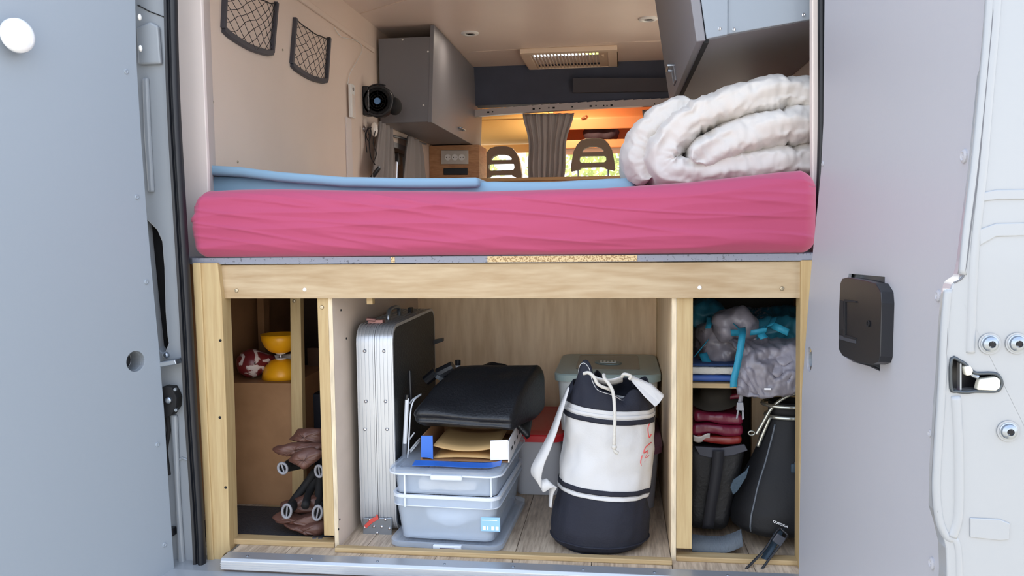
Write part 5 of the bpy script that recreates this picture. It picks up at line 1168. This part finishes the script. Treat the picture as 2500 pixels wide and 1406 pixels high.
# flat pads under the backpack
def pad(name, x0, x1, y0, y1, z0, z1, m_, lab, cat):
    o = MB().soft(((x0 + x1) / 2, (y0 + y1) / 2, (z0 + z1) / 2), ((x1 - x0) / 2, (y1 - y0) / 2, (z1 - z0) / 2), (20, 14, 8), min(.006, (z1 - z0) * .45), lambda p, n: n * (.0015 * noise.noise(p * 30))).build(name, m_, None, True)
    return tag(o, lab, cat)
xq0, xq1 = xe1 + .006, P(1800, 930, .14).x
zz = [P(1740, y, .14).z for y in (936, 916, 899, 893)]
pad('book', xq0, xq1 + .02, .135, .40, zsh + .0005, max(zz[1], zsh + .014), M('blue_cover', (46, 84, 158), .5), 'flat blue book lying on the shelf under the towel', 'book')
z_a = max(zz[1], zsh + .014) + .001
pad('towel', xq0, xq1 + .01, .14, .40, z_a, z_a + .019, M('cream_terry', (206, 204, 196), .9, bump=.8, bscale=120), 'folded cream towel on top of the blue book', 'towel')
pad('cloth', xq0, xq1 + .005, .142, .40, z_a + .020, z_a + .028, M('navy_terry', (38, 62, 104), .9, bump=.8, bscale=120), 'thin navy blue cloth on the cream towel', 'cloth')
# backpack draped over the shelf edge
bkp = thing('backpack', P(1860, 930, .2), 'grey silver backpack with teal straps slumped over the shelf edge', 'backpack')
def crump(p, n): return n * (.020 * noise.noise(p * 9) + .012 * (1 - 2 * abs(noise.noise(p * 15 + V((3, 1, 7))))) + .008 * (1 - 2 * abs(noise.noise(p * 34))) + .003 * noise.noise(p * 70))
def drapef(u, v):
    """main body: u across, v from the back top down over the front edge"""
    pxl = interp([(0, 1745), (.3, 1770), (.55, 1800), (.8, 1796), (1, 1800)], v); pxr = 1985
    py = interp([(0, 815), (.25, 822), (.5, 850), (.75, 905), (1, 968)], v) + interp([(0, 0), (.45, 8), (.7, -2), (1, -34 if v > .8 else -6)], u) * (v > .35)
    dpt = interp([(0, .34), (.25, .22), (.5, .125), (.75, .095), (1, .10)], v) + .010 * math.sin(u * math.pi) * -1
    p = P(pxl + (pxr - pxl) * u, py, dpt)
    w_ = .018 * noise.noise(V((u * 3.2, v * 4.0, 1.7))) + .010 * (1 - 2 * abs(noise.noise(V((u * 5 + v * 3, v * 6 - u * 2, 9.2))))) + .004 * noise.noise(V((u * 18, v * 18, 4)))
    return p + V((.004 * noise.noise(V((u * 9, v * 9, 2))), -abs(w_) * .9 - .004, w_ * .7))
MB().grid(drapef, 60, 60).build('front_cloth', m_silver, bkp, True, solid=.008)
MB().soft(P(1815, 830, .34), (.125, .14, .062), (50, 30, 30), .045, crump).build('body', m_silver, bkp, True)
MB().soft(P(1855, 800, .32) + V((0, 0, .0)), (.10, .12, .026), (40, 24, 20), .02, crump).build('teal_flap', m_tealc, bkp, True)
MB().soft(P(1735, 840, .28), (.034, .07, .05), (24, 20, 24), .03, crump).build('side_pocket', M('dark_silver_nylon', (96, 92, 100), .35, bump=.5, bscale=34), bkp, True)
MB().soft(P(1722, 770, .36), (.035, .08, .03), (24, 20, 20), .025, crump).build('top_pocket', m_tealc, bkp, True)
MB().soft(P(1790, 790, .22), (.04, .05, .026), (30, 20, 20), .022, crump).build('top_fold', m_silver, bkp, True)
def strap(pts, w, nm='strap', m_=m_tealw, th=.0016): return MB().ribbon([P(a, c, d) for a, c, d in pts], w, th, 6).build(nm, m_, bkp, True)
strap([(1812, 800, .13), (1812, 820, .09), (1806, 860, .075), (1798, 900, .073), (1792, 925, .072), (1791, 945, .074)], V((.017, 0, .002)))
strap([(1790, 788, .17), (1802, 800, .14), (1812, 812, .12)], V((.013, 0, -.010)))
strap([(1760, 812, .16), (1785, 812, .15), (1808, 812, .13)], V((.0, -.003, .016)))
strap([(1868, 795, .17), (1860, 800, .15), (1858, 815, .13), (1866, 826, .12)], V((.018, 0, .006)))
strap([(1880, 792, .17), (1900, 800, .14), (1925, 812, .14)], V((.006, 0, .016)))
strap([(1890, 775, .20), (1884, 788, .16), (1878, 796, .15)], V((.015, 0, .004)))
strap([(1732, 775, .22), (1731, 790, .19), (1728, 802, .18)], V((.014, 0, .0)))
strap([(1698, 868, .19), (1712, 850, .18), (1726, 832, .19)], V((.010, 0, .010)))
strap([(1716, 862, .19), (1726, 884, .17), (1742, 894, .17)], V((.020, 0, .004)))
strap([(1760, 770, .24), (1775, 774, .21), (1790, 784, .2)], V((.004, 0, .012)))
strap([(1832, 812, .13), (1850, 810, .125), (1872, 806, .13)], V((.002, -.004, .014)))
bk_ = strap([(1811, 962, .088), (1808, 975, .085), (1806, 985, .085)], V((.010, 0, .0)), 'buckle_strap', M('grey_webbing', (120, 118, 124), .6))
m_buck = M('grey_buckle', (132, 132, 138), .4)
b = MB().prism([P(a, c, .083) for a, c in ((1799, 982), (1814, 982), (1816, 1002), (1797, 1000))], (0, -.005, 0)).build('buckle', m_buck, bkp, bevel=.001)
for pts in ([(1800, 1000), (1804, 1000), (1801, 1020), (1796, 1022)], [(1811, 1002), (1815, 1002), (1817, 1022), (1811, 1024)]): MB().prism([P(a, c, .083) for a, c in pts], (0, -.004, 0)).build('prong', m_buck, b, bevel=.001)
B(P(1862, 944, .09).x, P(1878, 944, .09).x, .066, .069, P(1870, 947, .09).z, P(1870, 943, .09).z).build('tag_mark', M('silver_print', (226, 226, 230), .4), bkp)
# black soft cooler bag with tarpaulin on top
ycb = .205
m_cool = M('black_nylon', (11, 11, 15), .6, bump=.35, bscale=120); cbx0, cbx1 = xe2 + .004, P(1822, 1100, ycb).x
zcb = P(1750, 1092, ycb - .05).z
cbg = thing('cooler_bag', ((cbx0 + cbx1) / 2, ycb, .02), 'black soft cooler bag with grey rim and vertical strap under the red tarpaulin', 'cooler bag')
MB().soft(((cbx0 + cbx1) / 2, ycb + .03, (.022 + zcb) / 2), ((cbx1 - cbx0) / 2, .085, (zcb - .022) / 2), (24, 20, 26), .025, lambda p, n: n * (.006 * noise.noise(p * 12)) + V((-1.7 * max(0, .24 - p.z) * max(0, p.x - cbx0), 0, 0))).build('body', m_cool, cbg, True)
MB().prism([P(a, c, ycb - .062) for a, c in ((1696, 1090), (1708, 1112), (1734, 1118), (1790, 1112), (1826, 1100), (1818, 1085), (1760, 1094))], (0, .008, 0)).build('rim_band', M('slate_band', (58, 60, 70), .6), cbg, bevel=.002)
MB().ribbon([P(a, c, ycb - .07) for a, c in ((1754, 1100), (1752, 1130), (1745, 1180), (1735, 1240), (1728, 1290))], V((.028, 0, .001)), .003).build('strap', M('black_webbing', (32, 32, 38), .7), cbg, True)
tp = thing('tarpaulin', ((cbx0 + cbx1) / 2, ycb, zcb), 'crumpled wine red tarpaulin folded on the black cooler bag', 'tarpaulin')
m_wine = M('wine_red_vinyl', (104, 18, 46), .3, bump=.5, bscale=40); tz0 = zcb + .010
for k, (hx_t, hz_t, m_, nm, dx) in enumerate(((.056, .010, M('rust_vinyl', (124, 34, 30), .3, bump=.5, bscale=40), 'lower_layer', .002), (.064, .014, m_wine, 'middle_layer', 0), (.060, .013, m_wine, 'upper_layer', .0))):
    cx_ = (cbx0 + cbx1) / 2 + dx - .002
    MB().soft((cx_, ycb + .02, tz0 + hz_t), (hx_t, .07, hz_t), (30, 26, 12), hz_t * .8, lambda p, n, k=k: n * (.005 * noise.noise(p * 28 + V((k * 9, 0, 0)))) + V((0, 0, .008 * noise.noise(V((p.x * 14, p.y * 14, k * 5)))))).build(nm, m_, tp, True); tz0 += hz_t * 2 + .001
MB().soft(((cbx0 + cbx1) / 2 + .01, ycb + .06, tz0 + .010), (.052, .05, .008), (24, 20, 10), .007, lambda p, n: n * (.005 * noise.noise(p * 22)) + V((0, 0, (p.x - cbx0) * .22 - .005))).build('loose_end', m_wine, tp, True)
MB().grid(lambda u, v: P(1693 + 40 * u, 1062 + 14 * v + 4 * math.sin(u * 5), ycb - .055 + .01 * v), 10, 5).build('white_backing', M('white_backing', (196, 190, 186), .6), tp, True, solid=.002)
ht = MB().lathe([(0, .03), (.03, .034), (.045, .02), (.048, .004), (.07, .0), (.072, -.003), (.045, 0)], P(1742, 985, .24), V((0, -.30, .95)), 32, (1, .8))
hto = ht.build('hat', M('dark_olive_felt', (48, 44, 38), .9, var=.2), None, True); tag(hto, 'dark olive felt hat at the back of the bay below the shelf', 'hat')
hto.location.z = tz0 + .002; hto.location.y = .235; hto.location.x = (cbx0 + cbx1) / 2
# conical black shower/cooler sack with silver tube rim
qc = P(1893, 1330, .16); qx, qy = qc.x + .002, .158
qs = thing('cone_pack', (qx, qy, .03), 'black cone-shaped outdoor pack with white lettering and a buckled strap', 'pack')
m_qk = M('black_softshell', (15, 16, 20), .65, spec=.35, bump=.15, bscale=200)
qz0 = .032; qz1 = P(1905, 1015, .17).z
def cone(a, t, ex=0.0):
    r = interp([(0, .086), (.02, .100), (.06, .116), (.2, .118), (.4, .104), (.6, .083), (.8, .066), (1, .052)], t) + ex + .003 * noise.noise(V((math.cos(a) * 2, math.sin(a) * 2, t * 5)))
    return V((qx + .030 * t + math.cos(a) * r, qy + .02 * t + math.sin(a) * r * .85, qz0 + (qz1 - qz0) * t))
b = MB().grid(lambda u, v: cone(2 * math.pi * u, v), 56, 40, True)
nb_ = len(b.v); b.f += [tuple(i * 40 for i in range(56)), tuple(i * 40 + 39 for i in range(56))[::-1]]
b.build('body', m_qk, qs, True)
MB().tube([cone(-2.3 + .0 * k, .05 + .9 * k / 20, .001) for k in range(21)], .0025, 6).build('seam', M('grey_piping', (84, 90, 98), .5), qs, True)
m_tubeg = M('pewter_tube', (170, 172, 166), .25, .8)
MB().tube([cone(2 * math.pi * k / 40, 1.0, .004) + V((0, 0, .002)) for k in range(40)], .0055, 8, True).build('rim_tube', m_tubeg, qs, True)
MB().tube([cone(2 * math.pi * k / 40, .97, .010) + V((0, 0, .040)) for k in range(40)], .005, 8, True).build('rim_tube', m_tubeg, qs, True)
MB().grid(lambda u, v: cone(2 * math.pi * u, 1.0, -.003) + V((0, 0, .005 + .033 * v)), 40, 4, True).build('collar', m_blackm, qs, True, solid=.003)
MB().tube(smooth([P(a, c, .14) for a, c in ((1955, 958), (1920, 968), (1885, 995), (1858, 1040), (1846, 1060))], 5), .0045, 8).build('hoop', m_tubeg, qs, True)
MB().tube(smooth([P(a, c, .15) for a, c in ((1880, 1018), (1862, 1060), (1850, 1090))], 5), .005, 8).build('hoop', m_tubeg, qs, True)
MB().tube([P(1835 + 8 * math.cos(k * math.pi / 8), 1057 + 5 * math.sin(k * math.pi / 8), .16) for k in range(16)], .0022, 6, True).build('ring', m_tubeg, qs, True)
# webbing wing, lettering, strap with buckle
MB().prism([P(a, c, .11) for a, c in ((1830, 1136), (1820, 1150), (1790, 1172), (1783, 1190), (1790, 1208), (1800, 1200), (1822, 1165))], (0, .004, 0)).build('wing', M('slate_blue_mesh', (56, 74, 88), .7, bump=.5, bscale=200), qs, bevel=.001)
tcv = bpy.data.curves.new('tmp', 'FONT'); tcv.body = 'QUECHUA'; tcv.size = .0118; tcv.extrude = .0003; tcv.align_x = 'CENTER'; tcv.space_character = 1.05; tcv.offset = .0003
to = bpy.data.objects.new('tmp', tcv); col.objects.link(to); dg = bpy.context.evaluated_depsgraph_get(); tme = bpy.data.meshes.new_from_object(to.evaluated_get(dg)); bpy.data.objects.remove(to)
sx_ = 32 * S(.06) / max(1e-6, max(v.co.x for v in tme.vertices) - min(v.co.x for v in tme.vertices))
ang = math.radians(-21); tb2 = MB(); lc_ = P(1906, 1284, .055); vs = []
for v in tme.vertices:
    x, z = v.co.x * sx_ * 1.15, v.co.y * sx_ * 1.15; x, z = x * math.cos(ang) - z * math.sin(ang), x * math.sin(ang) + z * math.cos(ang)
    px_ = lc_.x + x; pz_ = lc_.z + z; t = (pz_ - qz0) / (qz1 - qz0)
    best = min((cone(-2.8 + 2.4 * k / 160, t, .0012) for k in range(161)), key=lambda q: abs(q.x - px_))
    vs.append(V((px_, best.y - v.co.z, pz_)))
tb2.add(vs, [tuple(p.vertices) for p in tme.polygons]); tb2.build('lettering', M('white_print', (232, 232, 234), .5), qs)
m_wb = M('petrol_webbing', (34, 52, 66), .6, bump=.2, bscale=200)
MB().ribbon([P(a, c, d) for a, c, d in ((1902, 1296, .045), (1892, 1320, .03), (1878, 1345, .012), (1862, 1372, -.004))], V((.026, 0, .013)), .003, 5).build('strap', m_wb, qs, True)
MB().tube(smooth([P(a, c, d) for a, c, d in ((1900, 1292, .035), (1868, 1340, .005), (1830, 1380, -.028), (1822, 1388, -.032), (1824, 1396, -.034), (1840, 1404, -.036), (1850, 1402, -.035), (1880, 1362, -.012), (1918, 1314, .022), (1922, 1306, .028), (1912, 1296, .034))], 4, True), .0030, 8, True).build('buckle_loop', m_black, qs, True)
MB().prism([P(a, c, .012) for a, c in ((1897, 1300), (1918, 1313), (1905, 1333), (1884, 1318))], (0, -.006, 0)).build('buckle_bar', M('slate_buckle', (58, 62, 72), .35), qs, bevel=.0015)
MB().tube(smooth([P(a, c, .06) for a, c in ((1950, 1108, ), (1944, 1116), (1946, 1126), (1940, 1132))], 4), .004, 8).build('pull_cord', m_black, qs, True)
MB().soft(P(1939, 1143, .058), (.008, .004, .011), (8, 6, 8), .003).build('pull_tab', m_wb, qs, True)
wbs = MB().ribbon([P(1688, 1325, .06), P(1720, 1328, .055), P(1760, 1330, .052), P(1790, 1322, .055), P(1812, 1312, .065)], V((0, .035, .03)), .002, 6).build('webbing_strap', M('grey_ribbed_webbing', (96, 104, 112), .7, bump=.7, bscale=260, stretch=(3, .4, .4)), None, True)
tag(wbs, 'wide grey ribbed webbing strap on the floor below the cooler bag', 'strap')
# ================================================================= left bay
zwt = zw + .0005
m_yel = M('yellow_diabolo_plastic', (240, 168, 20), .35)
yd = .385; dc = P(686, 872, yd)
dbl = thing('diabolo', (dc.x, yd, zwt), 'yellow diabolo standing on end on the brown box', 'diabolo'); RD = 50 * S(yd); hD = P(686, 815, yd).z - zwt; zmid = zwt + hD / 2
for s_, nm in ((1, 'cup'), (-1, 'cup')):
    prof = [(.014, .008), (RD * .55, hD * .11), (RD * .8, hD * .22), (RD * .94, hD * .36), (RD, hD / 2), (RD * .95, hD / 2), (RD * .88, hD * .36), (RD * .7, hD * .22), (.010, hD * .13)]
    MB().lathe([(r, h * s_) for r, h in prof], (dc.x, yd, zmid), (0, 0, 1), 36).build(nm, m_yel, dbl, True)
MB().lathe([(.012, -.012), (.006, -.006), (.005, 0), (.006, .006), (.012, .012)], (dc.x, yd, zmid), (0, 0, 1), 20).build('axle', m_chrome, dbl, True)
b = MB().lathe([(.016, -.013), (.017, -.009), (.013, -.006)], (dc.x, yd, zmid), (0, 0, 1), 24); b.build('collar', m_white, dbl, True)
b = MB().lathe([(.016, .013), (.017, .009), (.013, .006)], (dc.x, yd, zmid), (0, 0, 1), 24); b.build('collar', m_white, dbl, True)
# marbled juggling club lying on its side
m_marb = two_tone('maroon_white_marble', (214, 200, 196), (110, 34, 38), 16, .52, .3, dist=1.4)
rc_ = 38 * S(.36); cc = P(613, 880, .375); cc.z = zwt + rc_ + .0005
cl = thing('juggling_club', (cc.x, cc.y, zwt), 'maroon and white marbled juggling club lying on the brown box', 'juggling club')
ax_ = V((1, .75, .10)).normalized()
MB().lathe([(0, -rc_), (rc_ * .5, -rc_ * .88), (rc_ * .85, -rc_ * .5), (rc_, 0), (rc_ * .92, rc_ * .4), (rc_ * .7, rc_ * .8), (rc_ * .42, rc_ * 1.25), (rc_ * .30, rc_ * 1.6)], cc, ax_, 32).build('bulb', m_marb, cl, True)
MB().lathe([(rc_ * .30, rc_ * 1.6), (rc_ * .24, rc_ * 2.4), (rc_ * .22, rc_ * 3.2), (rc_ * .34, rc_ * 3.4), (rc_ * .30, rc_ * 3.6), (0, rc_ * 3.65)], cc, ax_, 20).build('handle', m_white, cl, True)
MB().ell(cc + V((rc_ * .62, -rc_ * .75, rc_ * .12)), (.003, .003, .003), 8, 6).build('stud', m_chrome, cl, True)
# dark things behind the slat
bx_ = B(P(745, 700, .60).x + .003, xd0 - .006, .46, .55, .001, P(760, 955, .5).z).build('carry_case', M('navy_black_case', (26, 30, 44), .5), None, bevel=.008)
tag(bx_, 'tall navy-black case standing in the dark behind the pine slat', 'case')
zb_ = P(760, 850, .60).z
o = MB().soft(((P(745, 700, .60).x + xd0) / 2 + .002, .625, zb_ + .034), (.034, .03, .032), (16, 14, 14), .02, lambda p, n: n * (.005 * noise.noise(p * 20))).build('pouch', M('olive_cloth', (82, 84, 66), .8), None, True)
o.location.z = zb_ + .001; tag(o, 'olive cloth pouch in the dark behind the pine slat', 'pouch')
kr = thing('padlock', P(758, 912, .59), 'small nickel ring padlock hanging on the dark brown board', 'padlock')
MB().lathe([(.010, 0), (.010, .012), (.007, .014), (.005, .014), (.005, .010), (0, .010)], P(757, 911, .599), (0, -1, 0), 18).build('case', M('dull_nickel', (180, 172, 160), .3, .7), kr, angle=40)
MB().tube([P(757 + 8 * math.cos(k * math.pi / 7), 915 + 9 * math.sin(k * math.pi / 7), .588) for k in range(14)], .0014, 6, True).build('ring', m_steel, kr, True)
# folded brown camping chairs: cloth bundles on black tubes with grey oval ends
m_brown = M('brown_nylon', (92, 60, 50), .5, bump=.4, bscale=50, var=.12, vscale=9); m_ring = M('grey_oval_cap', (132, 132, 138), .45)
def bundle(lab, cx, layers, rings, legs, ybase):
    o = thing('camping_chair', P(cx, 1300, ybase), lab, 'camping chair', 'folded brown camping chairs')
    for pts, nm in layers:
        out = [P(a, c, d) for a, c, d in pts]; n = len(out)
        ce_ = sum(out, V((0, 0, 0))) / n; sm_ = smooth(out, 5, True); mbb = MB()
        def fn(u, v, sm_=sm_, ce_=ce_):
            k = int(u * len(sm_)) % len(sm_); p = ce_.lerp(sm_[k], math.sin(math.pi * v) ** .6) if v not in (0, 1) else ce_
            return p + V((0, (.5 - v) * .040 * -1 * (1 if True else 0), 0)) * math.sin(math.pi * v) ** .3 * 1 + V((.002 * noise.noise(V((u * 9, v * 4, 1))), (-.02 if v < .5 else .02) * (1 - math.sin(math.pi * v) ** .6) + .012 * noise.noise(p * 34) + .006 * (1 - 2 * abs(noise.noise(V((u * 22, v * 3, 5))))), .005 * noise.noise(p * 40)))
        m = len(sm_); mbb.grid(lambda u, v: fn(u, v), m, 13, True); mbb.build(nm, m_brown, o, True)
    for pts in legs: MB().tube(smooth([P(a, c, d) for a, c, d in pts], 4), .011, 10).build('leg', m_blackm, o, True)
    for (px, py, d, rx, ry, rot) in rings:
        c_ = P(px, py, d); ring_ = []
        for k in range(24):
            a = k * math.pi / 12; x, z = rx * S(d) * math.cos(a), ry * S(d) * math.sin(a); ring_.append(c_ + V((x * math.cos(rot) - z * math.sin(rot), 0, x * math.sin(rot) + z * math.cos(rot))))
        rg = MB().tube(ring_, .0036, 8, True).build('end_cap', m_ring, o, True)
        MB().tube([c_ + V((math.sin(rot) * -ry * S(d) * s_, .001, math.cos(rot) * ry * S(d) * s_)) for s_ in (-.9, .9)], .0022, 6).build('web', m_ring, rg)
        MB().lathe([(1, .006), (1, .05), (0, .05)], c_, (0, 1, 0), 20, (rx * S(d) * .82, ry * S(d) * .82), up=(1, 0, 0)).build('tube_core', m_blackm, rg, True)
    return o
bundle('folded brown nylon camping chair on top of the other, cloth bulging out past the slat', 735,
       [([(714, 1060, .10), (730, 1048, .10), (778, 1046, .10), (790, 1060, .10), (788, 1084, .10), (740, 1078, .10), (706, 1074, .10)], 'seat_cloth'),
        ([(662, 1098, .07), (690, 1086, .07), (745, 1080, .07), (786, 1084, .07), (784, 1102, .07), (740, 1110, .07), (700, 1112, .07), (676, 1108, .07)], 'seat_cloth'),
        ([(704, 1124, .05), (730, 1100, .05), (780, 1096, .05), (788, 1112, .05), (772, 1128, .05), (745, 1142, .05), (720, 1136, .05)], 'back_cloth')],
       [(690, 1143, .075, 12, 14, .3), (779, 1150, .06, 10, 15, .1)], [[(692, 1143, .09), (720, 1138, .14), (760, 1128, .18)], [(780, 1150, .075), (784, 1140, .14)]], .10)
bundle('folded brown nylon camping chair standing lowest on the rubber mat', 735,
       [([(684, 1232, .12), (692, 1226, .12), (740, 1210, .12), (786, 1212, .12), (788, 1250, .12), (730, 1254, .12), (690, 1246, .12)], 'seat_cloth'),
        ([(664, 1262, .075), (690, 1248, .075), (730, 1262, .075), (786, 1252, .075), (788, 1280, .075), (740, 1284, .075), (695, 1278, .075), (672, 1270, .075)], 'seat_cloth'),
        ([(690, 1276, .06), (730, 1282, .06), (788, 1272, .06), (788, 1306, .06), (760, 1308, .06), (722, 1296, .06)], 'back_cloth')],
       [(700, 1248, .05, 12, 18, -.12), (775, 1252, .045, 12, 19, -.22)], [[(702, 1248, .065), (715, 1225, .12), (745, 1185, .15), (770, 1150, .16)], [(776, 1252, .06), (778, 1220, .12), (782, 1150, .16)], [(745, 1235, .08), (756, 1200, .14), (775, 1160, .17)]], .08)
